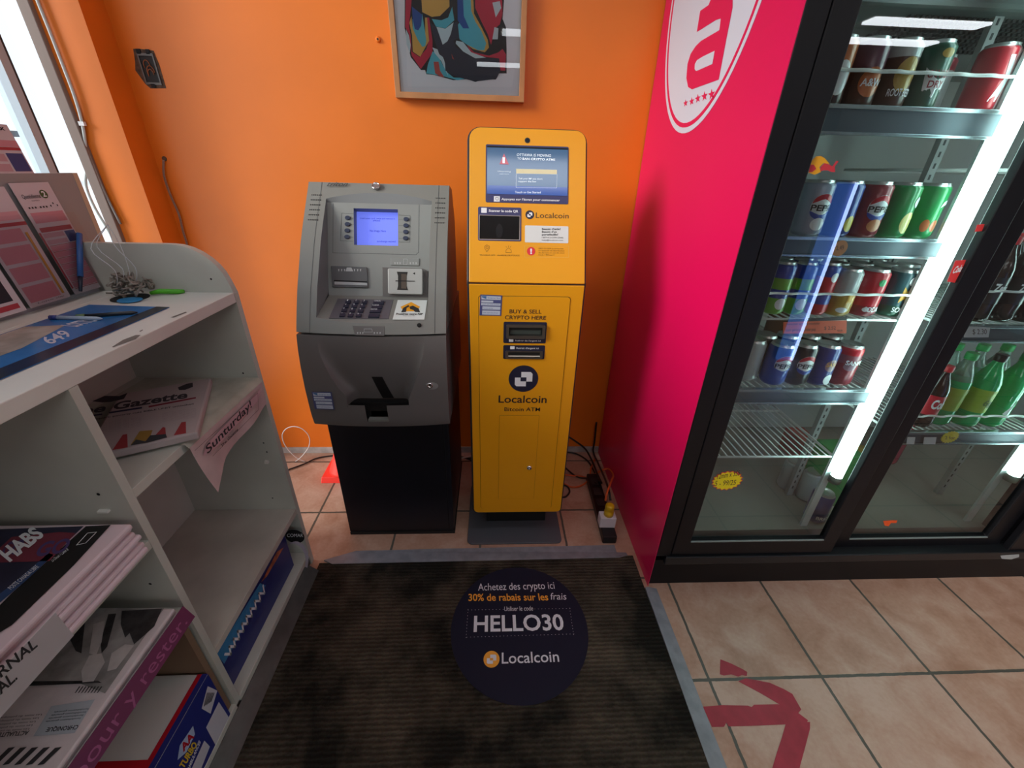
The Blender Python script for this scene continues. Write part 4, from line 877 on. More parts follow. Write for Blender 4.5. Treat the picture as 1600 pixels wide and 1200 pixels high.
q = MB(); Q(q, T1, Z6, [(60, 1200), (245, 1040), (270, 1050), (130, 1180), (0, 1290), (-60, 1290)], .0014); q.build('photo_blue_field', mat('photo_blue', '2a4470', .7), pr)
MB().text('GO', T1, Z6([(170, 1060)])[0], Z6([(310, 1000)])[0] if False else Z6([(330, 1035)])[0], Z6([(215, 985)])[0], n=.0018, bold=.03).text('GO', T1, Z6([(0, 1060)])[0], Z6([(100, 1040)])[0], Z6([(40, 985)])[0], n=.0018, bold=.03).build('lettering', mat('letter_violet', '4b3a6c', .7), pr)
MB().text('HABS', T1, Z6([(50, 1085)])[0], Z6([(225, 950)])[0], Z6([(-10, 1035)])[0], n=.002, bold=.04).text('Le Devoir / Cahier B', T1, Z6([(265, 1085)])[0], Z6([(345, 1025)])[0], Z6([(257, 1073)])[0], n=.0014).text('POSTE CANADA LIBRE', T1, Z6([(60, 1225)])[0], Z6([(200, 1110)])[0], Z6([(40, 1215)])[0], n=.002).build('lettering', WHITE, pr)
line(MB(), T1, T1.q(Z6([(385, 1000), (440, 940), (485, 935), (430, 990)])), .0012, .0014, True).build('white_outline', WHITE, pr)
for k in range(2, 9): pass
n2 = 5; th2 = .0088
pp = newspaper(-.925, -.612, .0, .548, .4385, .004, 'purple magazine with pale lettering under the middle left stack', 'newspapers in the middle left stack', m=mat('purple_cover', '66244c', .5))
pp['label'] = 'purple cover poking out at the bottom of the middle left newspaper stack'
PUR = Pl((-.5995, 0, .44), (0, 1, 0), (0, 0, 1))
# hanging purple flap
PV = Pl((-.600, 0, .424), (0, 1, 0), (.45, 0, -.9))
PV = Pl((-.612, 0, .482), (0, 1, 0), (-.35, 0, .94))
fl = MB(); fl.rect(PV, .05, -.036, .546, .0, .002, .003); fl.build('front_flap', MATS['purple_cover'], pp)
MB().text('pour y rester.', PV, (.29, -.029), (.53, -.029), (.29, -.012), n=.0036, px=False).build('lettering', mat('mauve_text', '96507a', .5), pp)
for k in range(n2):
    top = k == n2-1
    pr = newspaper(-.925, -.618-.003*(k % 2), -.03, .546-.002*k, .443+k*(th2+.0004), th2, 'topmost newspaper of the middle left stack with an upside down black and white photo' if top else 'folded newspaper below the top of the middle left stack', 'newspapers in the middle left stack', m=PAPER)
ZT2 = .443+n2*(th2+.0004); T2 = Pl((0, 0, ZT2), (1, 0, 0), (0, 1, 0))
Z7 = lambda p: zz(p, 2.858, 0, 780)
q = MB(); Q(q, T2, Z7, [(270, 488), (735, 486), (470, 868), (360, 825), (130, 835), (-60, 900), (-60, 500)], .0006); q.build('front_photo', mat('photo_grey', '8f8c8a', .7, noise=.35, nscale=22), pr)
q = MB()
for p in ([(300, 560), (345, 505), (385, 520), (375, 600), (365, 690), (340, 680), (300, 600)], [(485, 515), (520, 512), (480, 660), (455, 690), (450, 640)], [(545, 500), (725, 490), (690, 570), (600, 650), (580, 600), (560, 620), (540, 560)], [(130, 815), (440, 812), (455, 822), (200, 832), (120, 835)]): Q(q, T2, Z7, p, .0012)
q.build('photo_dark', mat('photo_black', '2c2a2b', .7, noise=.5, nscale=60), pr)
q = MB()
for p in ([(365, 770), (400, 700), (455, 690), (470, 730), (420, 815), (370, 820)], [(420, 560), (470, 545), (455, 640), (430, 700), (400, 690)], [(500, 690), (560, 650), (600, 655), (520, 760), (480, 770)]): Q(q, T2, Z7, p, .0014)
q.build('photo_light', mat('photo_pale', 'b9b4b2', .7, noise=.1, nscale=40), pr)
q = MB(); Q(q, T2, Z7, [(230, 925), (425, 895), (335, 1045), (150, 1060)], .0008); q.build('blue_box', mat('box_blue', 'a8b0b8', .7), pr)
q = MB(); q.text('CHRONIQUE', T2, Z7([(355, 1010)])[0], Z7([(215, 1022)])[0], Z7([(345, 1030)])[0], n=.0014, bold=.02).text('ACTUALITE', T2, Z7([(135, 1035)])[0], Z7([(0, 1045)])[0], Z7([(125, 1055)])[0], n=.0014, bold=.02)
for k in range(4): q.text('Sensibilisation generale', T2, Z7([(400-12*k, 935+14*k)])[0], Z7([(245-12*k, 950+14*k)])[0], Z7([(396-12*k, 942+14*k)])[0], n=.0014)
for k in range(5): q.text('Les mots du politique', T2, Z7([(190-14*k, 960+16*k)])[0], Z7([(5-14*k, 975+16*k)])[0], Z7([(186-14*k, 968+16*k)])[0], n=.0014)
for k in range(8): x = 335+14*k; Q(q, T2, Z7, [(x, 868), (x+6, 866), (x+26, 838), (x+20, 838)], .0014)
for k in range(5): x = 20+52*k; Q(q, T2, Z7, [(x-60, 1190), (x-30, 1185), (x+50, 1108), (x+20, 1112)], .0014)
q.build('lettering', INK, pr)
# white shelf card
SCp = Pl((-.612, 0, .6), (0, 1, 0), (.32, 0, .95))
cd_ = MB(); cd_.poly(SCp, SCp.q(Z7([(245, 505), (328, 608), (0, 975), (-80, 1080), (-200, 980), (-60, 830)])), 0, .0006)
cd_ = cd_.build('shelf_card', mat('card_white', 'cfcbcd', .5), label='white shelf card lettered JOURNAL hanging from the left shelf', cat='card')
MB().text('JOURNAL', SCp, Z7([(-150, 925)])[0], Z7([(165, 655)])[0], Z7([(-180, 885)])[0], n=.001, bold=.02).text('LOCAL.', SCp, Z7([(-120, 985)])[0], Z7([(75, 800)])[0], Z7([(-150, 945)])[0], n=.001, bold=.02).build('lettering', INK, cd_)
# box of treats on the bottom left shelf
bx = empty('carton', (-.78, .4, .057), 'white red and blue carton on the bottom left shelf', 'carton')
bz0, bz1 = .0575, .232; by1 = .553; bX = -.642; WC = mat('carton_white', 'c9c5c1', .5); RC = mat('carton_red', 'b00f22', .45); BC = mat('carton_blue', '232c78', .4)
MB().box((-.93, .10, bz0), (bX, by1, bz1)).build('body', WC, bx, bevel=.002)
BT_ = Pl((0, 0, bz1), (1, 0, 0), (0, 1, 0)); BF = Pl((bX, 0, 0), (0, 1, 0), (0, 0, 1))
MB().rect(BT_, bX-.022, .10, bX-.012, by1, .0006).rect(BT_, -.93, .10, bX-.022, .40, .0006).build('red_print', RC, bx)
MB().rect(BT_, bX-.012, .10, bX, by1, .0008).rect(BF, .10, bz0, by1, bz1, .0006).build('blue_print', BC, bx)
q = MB(); q.poly(BF, BF.q(Z7([(925, 835), (968, 855), (938, 958), (898, 935)])), .0012); q.poly(BF, BF.q(Z7([(975, 905), (1020, 975), (962, 1102), (918, 1020)])), .0012); q.poly(BF, BF.q(Z7([(910, 1078), (935, 1105), (885, 1230), (850, 1210)])), .0012); q.build('white_label', mat('label_white', 'c4c4cc', .5), bx)
q = MB()
for k in range(6): x = 925+6*k; q.poly(BF, BF.q(Z7([(x-18, 920-4*k+4), (x-15, 922-4*k+4), (x, 865+0*k), (x-3, 863+0*k)])), .0016)
q.build('barcode', INK, bx)
q = MB(); q.poly(BF, BF.q(Z7([(860, 1012), (868, 1050), (830, 1130), (790, 1165), (800, 1100)])), .0012); q.build('logo_burst', mat('burst', 'a8bcd8', .5), bx)
MB().text('TURBO', BF, Z7([(815, 1205)])[0], Z7([(878, 1095)])[0], Z7([(795, 1190)])[0], n=.0016, bold=.04).build('lettering', mat('letter_yellow', 'd9b62a', .5), bx)
MB().text('AA', BF, Z7([(815, 1130)])[0], Z7([(865, 1060)])[0], Z7([(800, 1105)])[0], n=.0016, bold=.04).build('lettering', RC, bx)
MB().text('AMBULANCES', BF, Z7([(840, 1215)])[0], Z7([(893, 1085)])[0], Z7([(832, 1205)])[0], n=.0016, bold=.02).build('lettering', WHITE, bx)
MB().box((-.92, .558, .0585), (-.65, .572, .375)).build('cardboard_sheet', mat('cardboard', '7d644e', .8), label='brown cardboard sheet standing behind the carton on the bottom left shelf', cat='cardboard')
# newspaper on the upper right shelf
G0 = .747
def worldq(pl, pts): return [pl.uv(*p) for p in pts]
GP = Pl((0, 0, .7665), (1, 0, 0), (0, 1, 0))
# liner sheets covering the shelf and hanging over the edge
ln = empty('shelf_liner', (-.78, .88, .744), 'old newspaper sheet lining the upper right shelf and hanging over its edge', 'newspaper')
ls = MB(); rows = []
for i in range(13):
    y = .722+(1.028-.722)*i/12; w = .0012*math.sin(i*1.9)
    rows.append([(-.93, y, .7445), (-.75, y, .7455+w), (-.645, y, .7465+abs(w)), (-.632, y, .744), (-.626, y, .735)])
ls.grid(rows, smooth=True); ls.build('flat_sheet', mat('liner_paper', 'a9aa9c', .85, noise=.15, nscale=14), ln)
HP = Pl((-.624, 0, .74), (0, 1, 0), (0, 0, 1))
hs_ = MB(); rows = []
for i in range(15):
    s_ = i/14; y = .722+(1.022-.722)*s_; drop = .098-.03*s_ + (.03*(1-s_*4) if s_ < .25 else 0)
    curl = .03*(1-s_*3.5)**2 if s_ < .285 else 0
    rows.append([(-.6255+.004*math.sin(i*.8)*t+curl*t*t*.5, y+.03*t*max(0, .3-s_), .737-drop*t) for t in lins(0, 1, 6)])
hs_.grid(rows); hf = hs_.build('hanging_flap', mat('flap_paper', 'c6b2b0', .8, noise=.08, nscale=18), ln)
H2 = Pl((-.6195, 0, .7), (0, 1, 0), (0, 0, 1)); Z8 = lambda p: zz(p, 5.333, 130, 570)
MB().poly(H2, H2.q(Z8([(1030, 660), (1475, 205), (1480, 215), (1460, 300), (1100, 700), (1000, 760)])), -.0004).build('pink_field', mat('flap_rose', 'c9a6ac', .8), hf)
MB().text('Sunturday!', H2, Z8([(1035, 745)])[0], Z8([(1405, 350)])[0], Z8([(1015, 680)])[0], n=.0004, bold=.012).text('The Gazette', H2, Z8([(1150, 690)])[0], Z8([(1290, 545)])[0], Z8([(1145, 668)])[0], n=.0004, bold=.02).build('lettering', INK, hf)
line(MB(), H2, H2.q(Z8([(930, 715), (1455, 235), (1460, 375), (1080, 760)])), .0008, .0, False).build('frame_line', INK, hf)
# the gazette itself
gq = GP.q([(330, 590), (308, 675), (175, 705)]); ga, gb, gc = gq
gd = (ga[0]+(gc[0]-gb[0])*1.35, ga[1]+(gc[1]-gb[1])*1.35); gc = (gb[0]+(gc[0]-gb[0])*1.35, gb[1]+(gc[1]-gb[1])*1.35)
lim = lambda p: (max(p[0], -.935), max(p[1], .600))
gz = MB(); gz.poly(Pl((0, 0, 0), (1, 0, 0), (0, 1, 0)), [ga, gb, lim(gc), lim(gd)], .7485, .7665)
gz = gz.build('newspaper', mat('gazette_paper', 'aea2a1', .85), label='newspaper with heavy dark masthead lying on the upper right shelf', cat='newspaper', bevel=.004)
q = MB(); T(q, 'The Gazette', GP, Z8, (-150, 440), (872, 275), (-130, 375), n=.0004, bold=.03, italic=.15)
T(q, 'inflation report: poverty cuts BIBLE UNIT unleashed', GP, Z8, (-90, 488), (922, 330), (-90, 476), n=.0004, bold=.02)
for p in ([(75, 305), (180, 260), (300, 262), (370, 235), (340, 285), (230, 310), (160, 315)], [(790, 190), (860, 160), (912, 150), (915, 185), (850, 210), (800, 212)]): Q(q, GP, Z8, p, .0004)
q.build('lettering', mat('gazette_ink', '2f2a30', .8), gz)
q = MB(); Q(q, GP, Z8, [(545, 345), (938, 270), (940, 282), (548, 358)], .0006); q.build('red_rule', mat('rule_red', '7e1c2c', .8), gz)
q = MB(); Q(q, GP, Z8, [(215, 395), (490, 352), (492, 366), (218, 408)], .0006); Q(q, GP, Z8, [(-100, 440), (160, 408), (160, 420), (-100, 452)], .0006); q.build('navy_rule', mat('rule_navy', '1f2040', .8), gz)
q = MB()
for p in ([(245, 712), (330, 585), (368, 578), (372, 690)], [(600, 590), (665, 520), (685, 525), (690, 590)], [(755, 590), (820, 480), (856, 475), (858, 572)]): Q(q, GP, Z8, p, .0006)
q.build('photo_cones', mat('cone_print', '9a3438', .8), gz)
q = MB(); Q(q, GP, Z8, [(395, 670), (470, 555), (580, 545), (540, 650)], .0005); q.build('photo_yellow', mat('yellow_print', '9a7a34', .8), gz)
q = MB(); Q(q, GP, Z8, [(395, 675), (440, 625), (520, 640), (560, 590), (690, 580), (700, 608), (540, 650)], .0008); q.build('photo_dark', mat('dark_picture', '34363a', .8), gz)
q = MB()
for k in range(9): T(q, 'text column words set small', GP, Z8, (-20, 500+9*k), (480, 440+9*k), (-20, 496+9*k), n=.0003)
for k in range(9): T(q, 'more column words set small', GP, Z8, (660, 405+9*k), (940, 365+9*k), (660, 401+9*k), n=.0003)
q.build('small_print', mat('grey_print', '8e8488', .8), gz)
# items on the lowest right shelf
bgp = Pl((-.668, 0, .13), (0, 1, 0), (0, 0, 1))
q = empty('display_box', (-.71, .8, .0575), 'long dark blue box standing under the lower right shelf', 'box')
MB().box((-.80, .605, .0578), (-.668, .985, .235)).build('body', mat('box_navy', '232a6e', .4), q, bevel=.002)
MB().poly(bgp, bgp.q(Z7([(965, 690), (1160, 375), (1185, 385), (1000, 735)])), .0008).build('pale_blue_band', mat('band_blue', '3e86b8', .4), q)
MB().poly(bgp, bgp.q(Z7([(1165, 370), (1235, 235), (1265, 215), (1240, 260), (1190, 345)])), .0012).build('fruit_print', mat('fruit_print', 'a85a34', .4, noise=.5, nscale=40), q)
zg = MB(); pts = []
for k in range(19): x = 1010+ (1180-1010)*k/18; y = 700-(700-395)*k/18; pts.append((x+(9 if k % 2 else -8), y+(9 if k % 2 else -8)))
line(zg, bgp, bgp.q(Z7(pts)), .006, .0016).build('zigzag_print', WHITE, q)
t = empty('hat_tag', (-.66, .985, .22), 'round black label with white ribbon at the far end of the lower right shelf', 'tag')
A = at(460, 838, 1, 1.0); Bl = Pl((0, 1.0, 0), (1, 0, 0), (0, 0, 1)); u, v = Bl.uv(461, 838)
MB().poly(Bl, circ(u, v, .030, 28), 0, .002).build('disc', BLACKM, t)
MB().text('COMAR', Bl, (449, 838), (474, 838), (449, 833), n=.0026).build('lettering', WHITE, t)
rb_ = MB(); pts = catmull([at(x, y, 1, yy) for x, y, yy in ((452, 850, .985), (462, 848, .985), (474, 856, .985), (480, 872, .985), (478, 890, .99))], 4)
rb_.grid([[p+Vector((-.006, 0, -.004)) for p in pts], [p+Vector((.006, 0, .006)) for p in pts]]); rb_.build('ribbon', mat('ribbon_white', 'b9aebc', .6), t)

# ================================================================== cords, cone, power strip
CO = Pl((0, 1.60, 0), (1, 0, 0), (0, 0, 1))
t = empty('cord', at(470, 690, 1, 1.6), 'thin white cord looped against the orange wall', 'cord')
MB().tube(catmull([at(x, y, 1, 1.62) for x, y in ((516, 721),(500, 722), (480, 722), (462, 714), (447, 698), (441, 682), (446, 671), (458, 666.5), (472, 670), (483, 682), (483, 697), (476, 708), (466, 718), (449, 729), (436, 738))], 5), .0022, 6).build('loop', mat('cord_white', 'd8d4d2', .5), t)
t = empty('cord', at(480, 722, 2, 0), 'black cord on the floor left of the grey cash machine', 'cord')
MB().tube(catmull([at(x, y, 2, .006) for x, y in ((425, 742), (450, 734), (475, 725), (495, 716), (520, 712), (545, 711))], 4), .0035, 6).build('run', mat('cord_black', '1a1412', .5), t)
cn = at(524, 750, 2, 0); cn = Vector((-.672, 1.53, 0))
t = empty('folded_cone', cn, 'bright orange red plastic cone tucked beside the black cabinet', 'cone')
cm = mat('cone_red', 'ff4238', .4)
MB().prism([(cn.x-.09, cn.y-.07, 0), (cn.x+.10, cn.y-.07, 0), (cn.x+.10, cn.y+.07, 0), (cn.x-.09, cn.y+.07, 0)], [(cn.x-.085, cn.y-.065, .03), (cn.x+.095, cn.y-.065, .03), (cn.x+.095, cn.y+.065, .03), (cn.x-.085, cn.y+.065, .03)]).build('base', cm, t, bevel=.003)
MB().lathe([(.07, .03), (.065, .04), (.02, .165), (.018, .172), (.001, .173)], cn, 20).build('body', cm, t)
for i, zc in enumerate((.028, .018, .008)):
    MB().tube(catmull([(-.15, 1.60+.02*i, zc), (-.05, 1.62-.02*i, zc+.008), (.02, 1.60, zc), (.1, 1.58, zc)], 4), .0035, 6).build('cord', [mat('cord_white', 'd8d4d2', .5), mat('cord_black', '1a1412', .5), mat('cord_black', '1a1412', .5)][i],
        label=['white cord running between the two machines near the wall', 'upper black cord between the two machines', 'lower black cord between the two machines'][i], cat='cord')
# power strip lying on the floor
A = Vector((.452, 1.105, 0)); B = Vector((.462, 1.47, 0))
ptp = empty('power_strip', A, 'black power strip on the floor against the magenta panel', 'power strip')
U_ = (B-A).normalized(); PSp = Pl((A.x, A.y, 0), (U_.y, -U_.x, 0), U_)
MB().rect(PSp, -.027, 0, .027, .37, 0.0, .036, .006).build('body', mat('strip_black', '101012', .4), ptp, bevel=.004)
for k in range(4): MB().rect(PSp, -.015, .10+.065*k, .015, .14+.065*k, .036, .038, .003).build('socket', mat('socket_dark', '28282a', .5), ptp)
c0 = PSp.pt(-.004, .075, .036)
pl_ = empty('plug_adapter', c0, 'white plug adapter on the near end of the power strip', 'adapter')
MB().rect(PSp, -.034, .045, .028, .085, .0365, .085, .003).build('body', mat('adapter_white', 'd9d6dc', .45), pl_, bevel=.002)
cy0 = PSp.pt(0, .066, .0855)
yp = empty('extension_plug', cy0, 'yellow extension cord plug standing in the white adapter', 'plug')
MB().lathe([(.018, 0), (.018, .02), (.015, .022), (.015, .03), (.0175, .032), (.0165, .048), (.010, .052)], cy0, 18).build('body', mat('plug_yellow', 'd8ae14', .45), yp)
OC, KC = mat('cord_orange', 'd4602a', .5), mat('cord_black', '1a1412', .5)
def cordpx(pts, r, m, label):
    P = catmull([at(x, y, ax, v) for x, y, ax, v in pts], 5); o = MB().tube(P, r, 7).build('cord', m, label=label, cat='cord', group='cords behind the yellow kiosk'); return o
cordpx([(946, 782, 2, .14), (949, 768, 2, .18), (955, 752, 2, .15), (958, 742, 2, .10), (951, 733, 2, .06), (940, 735, 2, .05), (925, 745, 2, .012), (910, 758, 2, .006), (893, 761, 2, .006), (878, 754, 2, .006), (865, 748, 2, .006)], .0042, OC, 'orange cord curving from the yellow plug to the kiosk')
cordpx([(930, 716, 2, .01), (924, 730, 2, .01), (920, 745, 2, .018), (905, 744, 2, .012), (885, 742, 2, .01), (868, 738, 2, .01)], .0036, OC, 'orange cord loop on the floor nearer the wall')
cordpx([(954, 782, 2, .14), (951, 765, 2, .16), (944, 745, 2, .12), (935, 725, 2, .06), (927, 706, 2, .02), (929, 690, 1, 1.67), (932, 660, 1, 1.67)], .0045, KC, 'black cord from the power strip up the corner of the wall')
cordpx([(886, 681, 2, .10), (900, 690, 2, .08), (915, 702, 2, .05), (925, 720, 2, .03), (934, 742, 2, .04), (940, 755, 2, .05)], .0045, KC, 'black cord from behind the kiosk down to the power strip')
cordpx([(880, 706, 2, .01), (900, 709, 2, .01), (918, 720, 2, .01), (928, 736, 2, .01), (936, 752, 2, .044)], .004, KC, 'black cord along the floor in front of the wall')
cordpx([(876, 723, 2, .03), (888, 735, 2, .01), (902, 745, 2, .01), (920, 748, 2, .02), (933, 756, 2, .044)], .004, KC, 'black cord crossing the orange one beside the kiosk')
cordpx([(874, 757, 2, .01), (886, 760, 2, .008), (890, 768, 2, .008), (884, 776, 2, .008), (874, 777, 2, .008)], .004, KC, 'short black cord bend at the kiosk foot')

# ================================================================== beverage cooler
FY = .92
coo = empty('beverage_cooler', (1.7, 1.3, 0), 'large black glass door drink cooler with magenta side panel', 'cooler')
CX0, CX1, CZ = .542, 2.42, 2.0
MP = Pl((.54, 0, 0), (0, -1, 0), (0, 0, 1))      # side panel seen from the left: u = -y
sp_ = MB().box((.54, .9215, 0), (.5418, 1.685, CZ)).build('side_panel', MAGENTA, coo, label='magenta side panel with white oval logo')
# oval logo on the panel
def MPq(pts): return [MP.uv(x, y) for x, y in pts]
cyo, czo = -1.345, 1.76; ry_, rz_ = .300, .395
lo = [MP.uv(x, y) for x, y in ((1075, 207), (1050, 0), (1198, 0))]
cxu = (MP.uv(1052, 30)[0]+MP.uv(1190, 30)[0])/2
WM = mat('panel_white', 'cfd6e4', .35)
bot = MP.uv(1077, 207)[1]; CC = (MP.uv(1077, 207)[0], 0)
cz_ = bot+.375; cu_ = -1.335; RU = .29
MB().poly(MP, circ(cu_, cz_, RU, 72, cz_-bot), .0004, .0010).build('logo_oval', WM, sp_)
MB().ring(MP, circ(cu_, cz_, RU-.012, 72, cz_-bot-.014), circ(cu_, cz_, RU-.022, 72, cz_-bot-.025), .001, .0016).build('oval_line', MAGENTA, sp_)
ZM = lambda p: zz(p, 5, 980, 0)
q = MB(); q.poly(MP, MP.q(ZM([(548, 250), (575, 85), (640, 40), (660, -10), (680, -60), (740, -120), (830, -60), (828, 60), (775, 330), (720, 622), (510, 698), (480, 680), (466, 610), (475, 500), (500, 420), (540, 360), (580, 320), (700, 250), (725, 235), (736, 145), (700, 155)])), .0016); q.build('logo_letter', MAGENTA, sp_)
q = MB(); q.poly(MP, MP.q(ZM([(690, 397), (672, 500), (545, 556), (533, 540), (535, 500), (552, 470), (600, 440)])), .0022); q.build('letter_counter', WM, sp_)
q = MB()
for (x, y, s_) in ((460, 806, 16), (508, 792, 18), (556, 770, 20), (608, 752, 22), (664, 737, 24)):
    P = []
    for k in range(10):
        a = PI/2+k*PI/5; rr_ = s_*(1.5 if k % 2 == 0 else .6); P.append((x+rr_*math.cos(a)*.8-rr_*0, y-rr_*math.sin(a)*1.25 - (x+rr_*math.cos(a)*.8-x)*.35))
    q.poly(MP, MP.q(ZM(P)), .0016)
q.build('logo_stars', MAGENTA, sp_)
# cabinet
cb = MB(); cb.box((CX0, FY, .15), (.588, .985, CZ)); cb.box((CX0, FY, 1.86), (CX1, .985, CZ)); cb.box((1.148, .955, .15), (1.20, .985, 1.86)); cb.box((1.735, .955, .15), (1.80, 1.0, 1.86)); cb.box((CX0, .95, .15), (CX1, .99, .158))
cb.build('cabinet_frame', BLACK, coo, bevel=.002)
MB().box((CX0, FY+.012, 0), (CX1, .96, .118)).build('kick_plate', mat('kick_black', '0c0c0e', .5, spec=.3), coo)
MB().box((CX0+.03, FY-.008, .118), (CX1, .99, .152)).build('door_sill', mat('sill_black', '15181b', .38), coo, bevel=.003)
LN = mat('liner_grey', 'b4bab8', .45)
LNF = mat('liner_floor', '878078', .35)
lin_ = MB(); lin_.box((.585, .985, .152), (.598, 1.63, 1.86)).box((.585, 1.62, .152), (CX1, 1.64, 1.86)).box((CX1-.01, .985, .152), (CX1, 1.63, 1.86)).box((.585, .985, 1.84), (CX1, 1.63, 1.86)); lin_.build('liner', LN, coo)
MB().box((.598, .985, .152), (CX1-.01, 1.62, .195)).build('liner_floor', LNF, coo)
MB().box((.549, .985, 0), (.585, 1.68, CZ)).box((.585, 1.64, 0), (CX1, 1.68, CZ)).box((CX1, FY, 0), (CX1+.03, 1.68, CZ)).box((.585, .99, 1.86), (CX1, 1.64, CZ)).build('outer_case', BLACK, coo)
GLS = glassmat('cooler_glass', (.93, .96, .96), 1.52, 0, .02)
def cdoor(x0, x1, y, z0, bl, br, bb, name):
    P = Pl((0, y, 0), (1, 0, 0), (0, 0, 1)); d = MB().ring(P, rrect(x0, z0, x1, 1.87), rrect(x0+bl, z0+bb, x1-br, 1.80), -.022, .0).build('glass_door', BLACK, coo, bevel=.003)
    MB().rect(P, x0+bl, z0+bb, x1-br, 1.80, -.011).build('glass', GLS, d)
    MB().box((x0+bl, y-.001, z0+bb-.004), (x1-br, y+.004, z0+bb)).build('glass_seal', mat('seal_pale', '7f8a88', .4), d); return d
d1 = cdoor(.590, 1.137, FY, .155, .053, .049, .062, 1)
d2 = cdoor(1.150, 1.765, .946, .150, .058, .063, .040, 2)
d3 = cdoor(1.770, 2.40, FY, .140, .050, .05, .035, 3)
# evaporator housing near the top of bay one
ev = MB().prism([(.62, 1.12, 1.60), (.62, 1.62, 1.56), (.62, 1.62, 1.80), (.62, 1.12, 1.80)], [(1.6, 1.12, 1.60), (1.6, 1.62, 1.56), (1.6, 1.62, 1.80), (1.6, 1.12, 1.80)]).build('fan_housing', mat('housing_grey', '5c6462', .4), coo, bevel=.01)
hm = MB()
for i in range(34):
    for j in range(9): x = .93+.0135*i; y = 1.16+.022*j; hm.box((x, y, 1.5935-.0022*j-.003), (x+.008, y+.012, 1.6-.002*j))
hm.build('vent_holes', mat('vent_dark', '2a2e2e', .6), ev)
# lamps and posts
TM = mat('tube_light', 'ffffff', .5, emit=TUBE, ecol='d6fff6')
for (x, y, z0_, z1_) in ((1.086, .972, .43, 1.80), (1.702, .985, .42, 1.80)):
    l = MB().tube([(x, y+.005, z0_+.005), (x, y+.005, z1_)], .0155, 14).build('lamp_tube', TM, coo)
    MB().tube([(x, y+.005, z0_-.018), (x, y+.005, z0_+.006)], .017, 14).build('tube_socket', mat('socket_green', '5a6258', .5), l)
    MB().box((x-.018, y+.026, .196), (x+.006, y+.034, 1.84)).build('lamp_backing', mat('backing_white', 'c9d2d2', .35), coo)
for (x, y) in ((1.118, 1.15), (1.72, 1.15), (.61, 1.15)):
    pm = MB().box((x, y, .196), (x+.022, y+.016, 1.84)).build('shelf_post', mat('post_grey', 'a3a7a6', .35, .3), coo)
    ph = MB()
    for k in range(60): ph.box((x+.008, y-.0008, .23+k*.026), (x+.013, y, .242+k*.026))
    ph.build('post_slots', mat('slot_dark', '3a3e3e', .6), pm)
WIRE = mat('wire_white', 'dde0de', .35)
RAIL = mat('rail_steel', '98a2a6', .25, .75); RAILD = mat('rail_insert', '4a5660', .35, .2)
def wshelf(x0, x1, z, rail=.04, y0=1.0, y1=1.56, dense=.022, guard=False):
    s = MB()
    n = int((x1-x0)/dense)
    for i in range(n+1): x = x0+(x1-x0)*i/n; s.tube([(x, y0+.003, z-.003), (x, y1, z-.003)], .0021, 5)
    for y in (y0+.004, (y0+y1)*.5, y1): s.tube([(x0, y, z-.006), (x1, y, z-.006)], .0035, 6)
    for x in (x0, x1): s.tube([(x, y0, z-.006), (x, y1, z-.006)], .0035, 6)
    o = s.build('wire_shelf', WIRE, coo)
    if rail:
        MB().box((x0, y0-.010, z-rail), (x1, y0-.002, z+.001)).build('price_rail', RAILD, o)
        MB().box((x0, y0-.016, z-.005), (x1, y0-.001, z+.003)).box((x0, y0-.016, z-rail-.003), (x1, y0-.002, z-rail+.003)).build('rail_lips', RAIL, o, bevel=.001)
    if guard:
        g = []
        nn = int((x1-x0)/.067)
        for i in range(nn*6+1): x = x0+(x1-x0)*i/(nn*6); g.append((x, y0-.004+.008*abs(math.sin((x-x0)/.067*PI)), z+guard))
        MB().tube(g, .0034, 6).build('front_guard', WIRE, o)
    return o
SHA, SHB, SHC, SHD, SHE = 1.400, 1.142, .944, .736, .497
wshelf(.615, 1.072, SHA, .048, guard=.062); wshelf(.615, 1.09, SHB, .040); wshelf(.615, 1.072, SHC, 0, guard=.062); wshelf(.615, 1.082, SHD, .042); wshelf(.615, 1.074, SHE, 0)
SH2a, SH2b = .930, .592
wshelf(1.215, 1.70, SH2a, .042, guard=.09); wshelf(1.215, 1.70, SH2b, .040, guard=.05); wshelf(1.215, 1.70, 1.30, .04); wshelf(1.86, 2.3, .90, .04)

